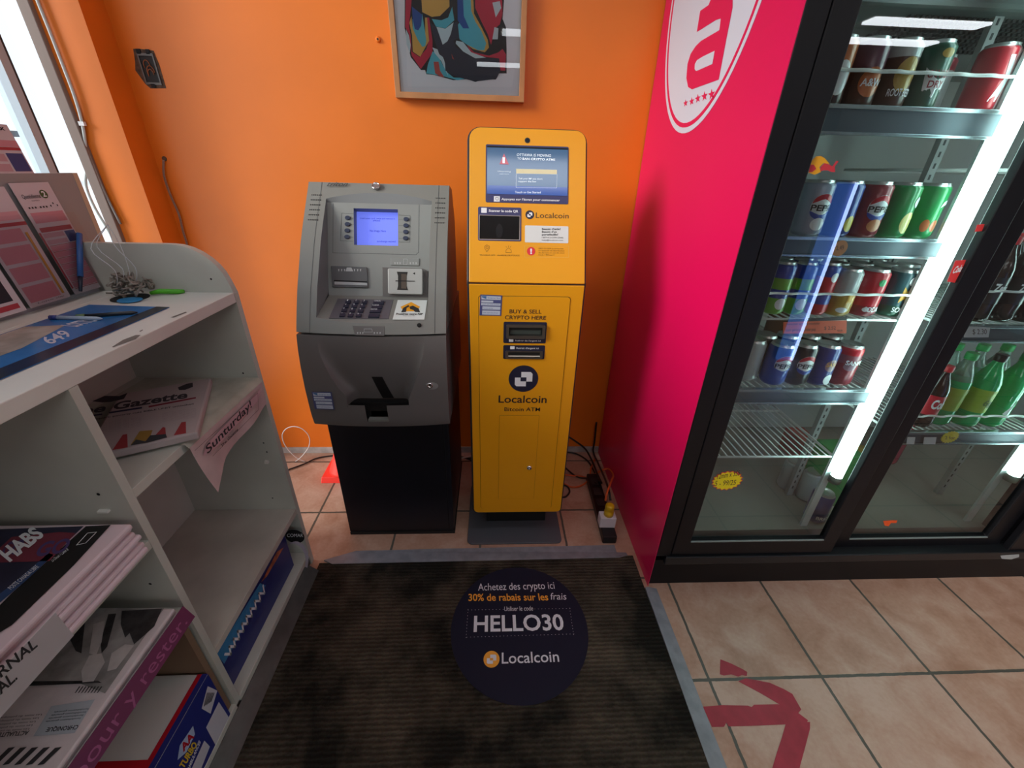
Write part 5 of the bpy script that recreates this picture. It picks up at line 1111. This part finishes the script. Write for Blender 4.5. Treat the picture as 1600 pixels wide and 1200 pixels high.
# cans and bottles ---------------------------------------------------
LID = mat('can_lid', 'c6c8c8', .3, .85); CANR = .033
def make_can(bands, txt=None, h=.122, r=CANR, shapes=None, tcol=None, label='', group='', tang=None, size=.026, tz=.062):
    """bands: list of (z fraction upper, material)"""
    b = MB(); neck = .012; k = h/.122
    prof = [(r-.008, 0), (r-.004, .003), (r, .010)]; mats = [bands[0][1]]
    for zf, m in bands:
        if m not in mats: mats.append(m)
    mis = [0, 0]; zs = [.010]
    for zf, m in bands:
        z = .010+(h-.022)*zf; prof.append((r, z)); mis.append(mats.index(m))
    mats.append(LID); last = mats.index(bands[-1][1])
    prof += [(r-.003, h-.007), (r-.006, h-.003), (r-.0055, h-.0005), (r-.0065, h), (r-.0085, h-.004), (.001, h-.004)]; mis += [last, len(mats)-1, len(mats)-1, len(mats)-1, len(mats)-1, len(mats)-1]
    b.lathe(prof, (0, 0, 0), 24, mis)
    o = b.build('drink_can', mats, loc=(0, 0, 0), label=label, cat='can', group=group)
    MB().poly(Pl((0, 0, h-.004), (1, 0, 0), (0, 1, 0)), circ(0, -.003, .008, 14, .012), .0006, .0018).build('pull_tab', LID, o, loc=(0, 0, 0))
    for si, (sh, sm_) in enumerate(shapes or []):
        wrap = lambda u, v: Vector(((r+.0004*(si+1))*math.sin(u/r), -(r+.0004*(si+1))*math.cos(u/r), v))
        m2 = MB()
        for pts in sh:
            c = (sum(p[0] for p in pts)/len(pts), sum(p[1] for p in pts)/len(pts)); n = len(pts); last_ = None
            for kk in (0, .25, .5, .75, 1):
                V = [m2.bm.verts.new(wrap(c[0]+(p[0]-c[0])*kk, c[1]+(p[1]-c[1])*kk)) for p in pts] if kk else [m2.bm.verts.new(wrap(*c))]*n
                if last_:
                    for i in range(n):
                        j = (i+1) % n; m2.face([V[i], V[j], last_[j], last_[i]] if last_[0] is not last_[1] else [V[i], V[j], last_[i]])
                last_ = V
        m2.build('can_print', sm_, o, loc=(0, 0, 0))
    if txt:
        wrap2 = lambda u, v: Vector(((r+.0022)*math.sin(u/r), -(r+.0022)*math.cos(u/r), v))
        MB().text(txt, FLOORP, (-size, tz-.007), (size, tz-.007), (-size, tz+.006), px=False, fn=wrap2, bold=.02).build('lettering', tcol, o, loc=(0, 0, 0))
    return o
def dup(o, loc, label=None, rz=0):
    c = o.copy(); COL.objects.link(c); c.location = loc; c.rotation_euler = (0, 0, rz)
    if label: c['label'] = label
    for ch in o.children:
        d = ch.copy(); COL.objects.link(d); d.parent = c
    return c
def place(o, loc, rz=0): o.location = loc; o.rotation_euler = (0, 0, rz)
def ex(u, v, a, b, n=20, t0=0, t1=2*PI): return [(u+a*math.cos(t0+(t1-t0)*i/n), v+b*math.sin(t0+(t1-t0)*i/n)) for i in range(n+1 if t1-t0 < 6 else n)]
WH = mat('can_white', 'd8dce0', .3, .05); RE = mat('can_red', 'b8182c', .28, .05); BLU = mat('can_blue', '1c3f9c', .28, .05); GRN = mat('can_green', '0f8a48', .28, .05); PUR_ = mat('can_purple', '5a2840', .3, .05); BRN = mat('can_brown', '4a2a1c', .3, .05); ORG = mat('can_orange', 'b8622a', .3, .05)
SIL = mat('can_silver', 'a8acae', .28, .05); GLD = mat('can_gold', 'a8883a', .3, .05); BLKc = mat('can_black', '17171c', .28, .05); DGN = mat('can_dark_green', '14503e', .28, .05); TEAL = mat('can_teal', '1d4a54', .3, .05); LGN = mat('can_lime', '6aa840', .3, .05); MAR = mat('can_maroon', '8c2434', .3, .05); NVc = mat('can_navy', '26327c', .3, .05)
def xof(px, py, y, z): 
    # where the base of a can in this row stands along the shelf
    d = ray(px, py); return CAMP.x + d.x*(y/d.y)
YR = 1.042
# top shelf
GA = 'cans on the top cooler shelf'
def rowx(pxs, py, y=YR): return [xof(p, py, y, 0) for p in pxs]
xa = rowx((1283, 1331, 1379, 1428, 1476, 1524), 166)
arc = lambda z: [[(u, z+v) for u, v in ex(0, 0, .024, .024)]]
c = make_can([(.35, BRN), (.6, ORG), (1, ORG)], label='orange and brown can at the left end of the top cooler shelf', group=GA, shapes=[([ex(0, .05, .02, .03)], WH)]); place(c, (xa[0], YR, SHA))
c = make_can([(.55, BRN), (1, PUR_)], label='brown root beer can with purple top on the top cooler shelf', group=GA, shapes=[([ex(0, .045, .024, .026)], ORG)], txt='A&W', tcol=WHITE, size=.02, tz=.045); place(c, (xa[1], YR, SHA))
c = make_can([(.5, BRN), (.8, BRN), (1, SIL)], label='dark brown can with grey top on the top cooler shelf', group=GA, shapes=[([ex(0, .06, .022, .03)], GLD)], txt='ROOT BEER', tcol=WHITE, size=.024, tz=.03); place(c, (xa[2], YR, SHA))
c = make_can([(.2, DGN), (1, DGN)], label='green Canada ginger ale can lettered DRY on the top cooler shelf', group=GA, shapes=[([[(-.028, .075), (.028, .075), (.022, .035), (0, .022), (-.022, .035)]], WH), ([ex(0, .098, .012, .008)], GLD)], txt='CANADA', tcol=MAR, size=.022, tz=.064); 
wr = lambda u, v: Vector(((CANR+.0009)*math.sin(u/CANR), -(CANR+.0009)*math.cos(u/CANR), v)); MB().text('DRY', FLOORP, (-.016, .04), (.016, .04), (-.016, .052), px=False, fn=wr, bold=.02).build('lettering', MAR, c, loc=(0, 0, 0)); c['label'] = 'green ginger ale can lettered DRY on the top cooler shelf'
place(c, (xa[3], YR, SHA))
c = make_can([(.8, SIL), (1, MAR)], h=.112, label='grey can with dark red rim between green and red cans on the top shelf', group=GA); place(c, (xa[4], YR+.06, SHA))
c = make_can([(.2, RE), (1, RE)], label='red can at the right end of the top cooler shelf', group=GA, shapes=[([[(-.012, .02), (.004, .02), (.014, .06), (.004, .1), (-.006, .1), (.004, .06)]], WH)]); place(c, (xa[5], YR, SHA))
# second shelf
GB = 'cans on the second cooler shelf'
xb = rowx((1256, 1299, 1342, 1385, 1428), 365)
def pepsi(base, label, grp, txt='PEPSI', low=None):
    o = make_can([(.3, base), (1, base)], label=label, group=grp, shapes=[([ex(0, .066, .026, .028)], WH), ([ex(0, .072, .024, .021, 14, 0, PI)], RE), ([ex(0, .056, .024, .018, 14, PI, 2*PI)], BLU)] + ([([ex(0, .028, .016, .014)], low)] if low else []), txt=txt, tcol=BLKc, size=.024, tz=.064)
    return o
c = pepsi(mat('can_pepsi_silver', '9aa2b8', .3, .05), 'silver blue cola can with white disc at the left end of the second cooler shelf', GB, low=WH); place(c, (xb[0], YR, SHB))
c = make_can([(.3, BLU), (1, BLU)], label='plain deep blue can on the second cooler shelf', group=GB, shapes=[([ex(.01, .03, .014, .018)], mat('can_yellow', 'c9bc3c', .3))]); place(c, (xb[1], YR, SHB))
c = pepsi(MAR, 'dark red cola can with peach print on the second cooler shelf', GB, low=mat('can_peach', 'cf8a5c', .3)); place(c, (xb[2], YR, SHB))
c = make_can([(.3, GRN), (1, GRN)], label='green can with yellow lemon print on the second cooler shelf', group=GB, shapes=[([ex(.004, .035, .017, .024)], mat('can_lemon', 'd6cf7a', .3)), ([ex(.012, .08, .008, .012)], WH)]); place(c, (xb[3], YR, SHB), .15)
c = make_can([(.3, GRN), (1, GRN)], label='green can with orange fruit print at the right end of the second cooler shelf', group=GB, shapes=[([ex(-.01, .03, .009, .014), ex(.01, .03, .009, .013)], mat('can_fruit', 'b8653c', .3)), ([[(.006, .07), (.024, .076), (.024, .088), (.01, .082)]], WH)]); place(c, (xb[4], YR, SHB), -.1)
rear_r = make_can([(1, MAR)], label='dark red can in the row behind on the second cooler shelf', group='rear cans on the second cooler shelf'); place(rear_r, (xb[3]+.04, YR+.075, SHB))
for k in range(1, 4): dup(rear_r, (xb[3]+.04-.07*k, YR+.075, SHB))
# third shelf
GC_ = 'cans on the third cooler shelf'
xc = rowx((1268, 1300, 1340, 1382), 492)
c = make_can([(.18, RE), (.4, BLU), (.8, RE), (1, BLU)], r=.027, h=.135, label='slim red and blue can on the third cooler shelf', group=GC_, shapes=[([ex(.004, .1, .01, .012)], WH)]); place(c, (xc[0], YR, SHC))
c = make_can([(.5, GLD), (.75, SIL), (1, SIL)], label='silver can with golden lower half on the third cooler shelf', group=GC_, shapes=[([ex(-.008, .018, .014, .007)], WH), ([[(-.005, .035), (.016, .035), (.016, .062), (-.005, .062)]], mat('can_amber', 'c89a20', .3))]); place(c, (xc[1], YR, SHC))
c = make_can([(.18, MAR), (1, RE)], label='red strawberry SODA can on the third cooler shelf', group=GC_, txt='SODA', tcol=WHITE, size=.018, tz=.022, shapes=[([ex(0, .09, .009, .009)], GRN), ([ex(-.014, .02, .008, .006)], WH)]); place(c, (xc[2], YR, SHC))
c = make_can([(.2, DGN), (1, TEAL)], label='dark green SODA can with orange print at the right end of the third shelf', group=GC_, txt='SODA', tcol=WHITE, size=.018, tz=.022, shapes=[([[(-.012, .04), (.008, .04), (.012, .078), (-.01, .08)]], mat('can_yellowp', 'd09a30', .3)), ([ex(.006, .095, .012, .012)], WH)]); place(c, (xc[3], YR, SHC))
g_ = make_can([(.3, LGN), (.5, BLU), (.75, LGN), (1, BLU)], r=.0265, h=.135, label='slim green and blue energy can at the left of the third cooler shelf', group='slim green and blue cans on the third cooler shelf', shapes=[([ex(0, .03, .014, .015)], WH)])
place(g_, (xc[0]-.06, YR, SHC))
for i, (dx, dy) in enumerate(((-.116, 0), (-.172, 0), (-.03, .056), (-.086, .056), (-.142, .056), (-.198, .056), (-.06, .112), (-.116, .112))): dup(g_, (xc[0]+dx, YR+dy, SHC), rz=.3*i)
rs = make_can([(1, TEAL)], label='can in the rear rows of the third cooler shelf, only its lid catching light', group='rear cans on the third cooler shelf'); place(rs, (xc[1]+.02, YR+.07, SHC))
for i in range(11): dup(rs, (xc[1]+.02+.068*(i % 4 - (i//4)*.3), YR+.07*(1+i//4)+ (.07 if False else 0), SHC)) if i % 4 or i//4 else None
# fourth shelf
GD = 'cans on the fourth cooler shelf'
xd = rowx((1168, 1201, 1235, 1269, 1303), 603)
c = make_can([(.3, SIL), (1, SIL)], label='grey can behind the door frame at the left of the fourth cooler shelf', group=GD); place(c, (xd[0], YR+.03, SHD))
c = pepsi(BLU, 'bright blue can with red and white wave on the fourth cooler shelf', GD, txt='PEPSI'); place(c, (xd[1], YR, SHD))
c = pepsi(BLKc, 'black cola can with white disc on the fourth cooler shelf', GD); place(c, (xd[2], YR, SHD))
c = make_can([(.3, NVc), (1, NVc)], label='violet blue can with orange print on the fourth cooler shelf', group=GD, shapes=[([ex(.004, .065, .018, .018)], mat('can_mauve', '8a6a7a', .3)), ([ex(.01, .022, .015, .016)], WH)], txt='SAN', tcol=mat('can_gold_text', 'c9923c', .4), size=.012, tz=.07); place(c, (xd[3], YR, SHD))
c = make_can([(.6, MAR), (.85, mat('can_dusty', '8a4a58', .3, .05)), (1, RE)], label='red can with pale upper lettering at the right end of the fourth cooler shelf', group=GD, txt='SANPE', tcol=WHITE, size=.022, tz=.075, shapes=[([ex(-.008, .062, .016, .012)], mat('can_mauve', '8a6a7a', .3))]); place(c, (xd[4], YR, SHD))
c = make_can([(1, BLKc)], label='dark can in the second row of the fourth cooler shelf, left one', group=GD); place(c, (xd[3]-.005, YR+.072, SHD))
dup(c, (xd[4]-.003, YR+.072, SHD), 'dark red rimmed can in the second row of the fourth cooler shelf, right one'); dup(c, (xd[2]-.005, YR+.072, SHD), 'can in the second row of the fourth cooler shelf behind the black one')
dup(c, (xd[1]-.005, YR+.072, SHD), 'can in the second row of the fourth cooler shelf behind the blue one')
# silver cans on the cooler floor
c = make_can([(.5, SIL), (1, SIL)], label='plain silver can on the cooler floor, left of the pair', group='silver cans on the cooler floor'); p3 = at(1222, 772, 1, 1.2); place(c, (p3.x, 1.2, .196))
p4 = at(1250, 790, 1, 1.14); dup(c, (p4.x, 1.14, .196), 'plain silver can on the cooler floor, right of the pair')
c = make_can([(1, NVc)], label='dark blue can with white lettering on the cooler floor under the lamp tube', group='', txt='BRIO', tcol=WHITE, size=.02, tz=.03); p3 = at(1288, 818, 1, 1.035); place(c, (1.14, 1.035, .196))
# bottles
PG = mat('bottle_green', '1fc574', .12, 0, trans=.3); PT = mat('bottle_clear', 'b8d8cc', .1, trans=.7); CK = mat('cola', '1c0d0a', .15); LBG = mat('label_lime', '9ab83c', .45); LBW = mat('label_pale', 'c8cdd0', .45); CAPG = mat('cap_green', '1c9a50', .4); CAPK = mat('cap_black', '1c1c1e', .4); CAPR = mat('cap_red', 'b8202c', .4)
def bottle(h, r, body, lab, cap, label, group, txt=None, upper=None):
    b = MB(); p = [(r*.8, 0), (r, .012), (r, h*.22), (r*1.0, h*.23), (r*1.0, h*.55), (r, h*.56), (r*.95, h*.64), (r*.75, h*.74), (r*.42, h*.86), (r*.36, h*.9), (r*.36, h*.93)]
    mi = [0, 0, 0, 1, 0, 0, 2, 2, 2, 2]
    b.lathe(p, (0, 0, 0), 22, mi); o = b.build('drink_bottle', [body, lab, upper or body], loc=(0, 0, 0), label=label, cat='bottle', group=group)
    MB().lathe([(r*.42, h*.91), (r*.44, h*.92), (r*.44, h*.985), (r*.40, h)], (0, 0, 0), 18).build('cap', cap, o, loc=(0, 0, 0))
    if txt:
        w2 = lambda u, v: Vector(((r+.001)*math.sin(u/r), -(r+.001)*math.cos(u/r), v)); MB().text(txt[0], FLOORP, (-txt[2], txt[3]), (txt[2], txt[3]), (-txt[2], txt[3]+txt[4]), px=False, fn=w2, bold=.04).build('lettering', txt[1], o, loc=(0, 0, 0))
    return o
GE = 'bottles on the lower shelf of the second cooler door'
xe = lambda p: xof(p, 640, 1.05, 0)
b1 = bottle(.20, .030, CK, RE, CAPR, 'glass cola bottle with red label beside the green bottles', GE, ('Cola', WHITE, .02, .07, .03)); place(b1, (1.335, 1.04, SH2b))
b1 = bottle(.235, .034, PG, LBG, CAPG, 'green bottle with lime label and green cap, left of the green trio', GE, upper=PT); place(b1, (1.405, 1.055, SH2b), .4)
b2 = bottle(.235, .034, PG, LBG, CAPK, 'green bottle with lime label and black cap, middle of the green trio', GE, ('6g', mat('label_ink', '5a7a30', .5), .012, .08, .02)); place(b2, (1.485, 1.045, SH2b))
b3 = bottle(.235, .034, PG, PG, CAPG, 'green bottle with a big white numeral at the right edge of the photo', GE, ('7', WHITE, .022, .05, .06)); place(b3, (1.568, 1.045, SH2b), .2)
for i, (x, y, m) in enumerate(((1.44, 1.13, 0), (1.52, 1.125, 1), (1.60, 1.125, 0), (1.37, 1.13, 0))): dup(b1, (x, y, SH2b), 'green bottle in the second row behind the trio, ' + ('under the black capped one', 'third along', 'rightmost', 'leftmost')[i])
GF = 'bottles on the middle shelf of the second cooler door'
k1 = bottle(.22, .032, CK, BLKc, CAPR, 'dark cola bottle on the middle shelf of the second cooler door', GF, upper=CK, txt=('Zero', WHITE, .018, .085, .02)); k1['group'] = GF; place(k1, (1.40, 1.05, SH2a))
for i, (x, y) in enumerate(((1.47, 1.05), (1.54, 1.05), (1.61, 1.05), (1.33, 1.05), (1.43, 1.12), (1.51, 1.12))): dup(k1, (x, y, SH2a))
tb = empty('dip_tub', (1.36, 1.35, .40), '', 'tub'); bpy.data.objects.remove(tb)
YB = mat('tub_yellow', 'c9a83a', .45); p3 = Vector((1.52, 1.32, 0))
o = MB().lathe([(.040, 0), (.050, .07), (.052, .072), (.052, .08), (.001, .081)], (p3.x, p3.y, .197), 22).build('tub', YB, label='yellow tub on the cooler floor behind the second door', cat='tub')
o.location.z = .1965
o = MB().lathe([(.03, 0), (.034, .01), (.034, .17), (.015, .22), (.014, .24), (.001, .241)], (1.70, 1.36, .1965), 20).build('drink_bottle', mat('bottle_pink', 'a03050', .2), label='pink bottle standing on the cooler floor behind the second door', cat='bottle')
o = MB().box((1.28, 1.30, .1965), (1.36, 1.46, .30)).build('carton', mat('carton_coral', 'a83a34', .5), label='red carton on the cooler floor behind the second door', cat='carton', bevel=.002)
o = MB().box((1.19, 1.09, .1965), (1.29, 1.2, .42)).build('carton', mat('carton_green', '12803c', .45), label='green carton of cans behind the lamp tube on the cooler floor', cat='carton', bevel=.002)
o = MB().lathe([(.03, 0), (.032, .01), (.032, .14), (.014, .2), (.014, .22), (.001, .221)], (1.0, 1.35, SHD), 20).build('drink_bottle', mat('bottle_brown', '6a4a34', .2), label='brown bottle at the back of the fourth cooler shelf', cat='bottle')

# price labels and stickers on rails and glass
RP = Pl((0, 1.0-.0165, 0), (1, 0, 0), (0, 0, 1)); RPL = Pl((0, .988, 0), (1, 0, 0), (0, 0, 1))
def sticker(pl, pts, m, label, n=.0008, cat='price label', name='price_label', lift=.0):
    o = MB().poly(pl, pl.q(pts), lift, lift+n).build(name, m, label=label, cat=cat); return o
HI = mat('handwriting', '3c2a24', .6)
OL = mat('label_orange', 'e2623e', .5)
Z9 = lambda p: zz(p, 3.5556, 1150, 380)
lb_ = sticker(RP, Z9([(262, 438), (615, 428), (612, 500), (260, 502)]), OL, 'long orange price label with handwriting on the third cooler shelf')
q = MB(); T(q, 'monster energy', RP, Z9, (280, 455), (400, 452), (280, 445), n=.0014); T(q, 'monster', RP, Z9, (405, 452), (465, 450), (405, 442), n=.0014); T(q, 'can price', RP, Z9, (275, 488), (355, 487), (275, 474), n=.0014); T(q, 'monster pop', RP, Z9, (365, 486), (440, 485), (365, 473), n=.0014); T(q, '$ 2.52', RP, Z9, (488, 480), (552, 478), (488, 462), n=.0014); T(q, 'ea', RP, Z9, (560, 489), (590, 488), (560, 480), n=.0014)
q.build('lettering', HI, lb_)
MB().poly(RP, RP.q(Z9([(290, 425), (615, 408), (615, 427), (285, 438)])), -.001, .0003).build('label_holder', mat('holder_dark', '3a3432', .4), lb_)
u, v = RP.uv(1312, 388); o = MB().poly(RP, circ(u, v, .018, 28), .0, .0008).build('price_label', mat('label_round', 'c07a4a', .5), label='round orange price label on the second cooler shelf rail', cat='price label'); MB().text('2.49', RP, (1306, 391), (1318, 390), (1306, 384), n=.0012).build('lettering', HI, o)
WL = mat('label_white2', 'cfd3d4', .5)
o = sticker(RP, [(1508, 510), (1547, 512), (1544, 527), (1506, 527)], WL, 'white price label reading 2.30 on the middle rail of the second door'); MB().text('$ 2.30', RP, (1519, 522), (1541, 522), (1519, 514), n=.0012).build('lettering', HI, o)
o = sticker(RP, [(1418, 683), (1430, 683), (1428, 694), (1416, 694)], WL, 'small white price label left on the lower bottle rail'); o = sticker(RP, [(1444, 683), (1463, 683), (1461, 694), (1442, 694)], WL, 'small white price label in the middle of the lower bottle rail')
def burst(pl, cx, cy, rx, ry, n=18, k=.86): return [(cx+(rx if i % 2 == 0 else rx*k)*math.cos(2*PI*i/(2*n)), cy+(ry if i % 2 == 0 else ry*k)*math.sin(2*PI*i/(2*n))) for i in range(2*n)]
u, v = RP.uv(1484, 683); o = MB().poly(RP, burst(RP, u, v, .028, .022), 0, .001).build('price_label', mat('label_yellow', 'd6c21e', .5), label='yellow starburst price label on the lower bottle rail', cat='price label'); MB().text('2 for', RP, (1476, 686), (1492, 686), (1476, 681), n=.0014).build('lettering', HI, o)
GP1 = Pl((0, FY+.010, 0), (1, 0, 0), (0, 0, 1)); GP2 = Pl((0, .946+.010, 0), (1, 0, 0), (0, 0, 1))
u, v = GP1.uv(1136, 751); o = MB().poly(GP1, burst(GP1, u, v, .048, .038, 18, .88), 0, .0006).build('price_sticker', mat('burst_edge', 'c8503a', .5), label='yellow starburst sticker with handwriting on the first glass door', cat='sticker')
MB().poly(GP1, burst(GP1, u, v, .045, .035, 18, .86), .001).build('yellow_field', mat('burst_yellow', 'e2cf14', .5), o); MB().text('12mm x 355', GP1, (1120, 748), (1156, 742), (1120, 740), n=.0016, italic=.3).text('5 - 99/25', GP1, (1116, 759), (1150, 757), (1116, 751), n=.0016, italic=.3).build('lettering', HI, o)
u0, v0 = GP1.uv(1262, 272); o = MB().poly(GP1, GP1.q(zz([(262, 165), (272, 125), (300, 98), (330, 95), (352, 108), (385, 145), (345, 140), (320, 165), (330, 195), (290, 212), (252, 200)], 4, 1200, 220)), 0, .0006).build('brand_sticker', mat('sun_yellow', 'e8a51c', .5), label='yellow and red bull sticker on the first glass door', cat='sticker')
q = MB(); q.poly(GP1, GP1.q(zz([(262, 150), (285, 150), (300, 175), (275, 195), (252, 195)], 4, 1200, 220)), .001); q.poly(GP1, GP1.q(zz([(325, 165), (350, 140), (375, 145), (400, 160), (425, 125), (440, 128), (415, 160), (418, 195), (395, 195), (370, 185), (345, 185), (325, 190)], 4, 1200, 220)), .001); q.build('red_print', mat('bull_red', 'c8323c', .5), o)
o = sticker(GP2, [(1380, 814), (1392, 813), (1402, 813), (1400, 817), (1392, 817), (1388, 822), (1382, 821)], mat('scrap_orange', 'e8561c', .5), 'small orange sticker scrap on the second glass door', cat='sticker', name='sticker')
Dp = Pl((0, .997, 0), (1, 0, 0), (0, 0, 1))
PO1 = GP1
for (pts, lab) in (([(1493, 407), (1509, 406), (1494, 442), (1480, 440)], 'red sticker strip with white script on the first glass door beside the lamp tube'), ([(1527, 351), (1538, 350), (1534, 361), (1523, 362)], 'small square red sticker higher up the first glass door beside the lamp tube')):
    o = sticker(PO1, pts, mat('sticker_red', 'e03a3a', .5), lab, cat='sticker', name='sticker')
MB().text('Cola', PO1, (1487, 427), (1500, 424), (1492, 416), n=.0014, bold=.03, italic=.3).build('lettering', WHITE, bpy.data.objects['sticker'])
o = sticker(Pl((0, FY+.0225, 0), (1, 0, 0), (0, 0, 1)), [(1570, 898), (1596, 893), (1600, 893), (1600, 899), (1575, 902)], mat('scrap_white', '9a9e9e', .5), 'torn white paper scrap', n=.0004) if False else None
KP = Pl((0, FY+.0115, 0), (1, 0, 0), (0, 0, 1))
SPn = Pl((0, FY-.0085, 0), (1, 0, 0), (0, 0, 1))
o = MB().poly(SPn, SPn.q([(1563, 868), (1592, 866), (1592, 870), (1580, 874), (1565, 873)]), 0, .0005).build('paper_scrap', mat('scrap_white', '9a9e9e', .5), label='torn white paper scrap on the black door sill at right', cat='paper scrap')
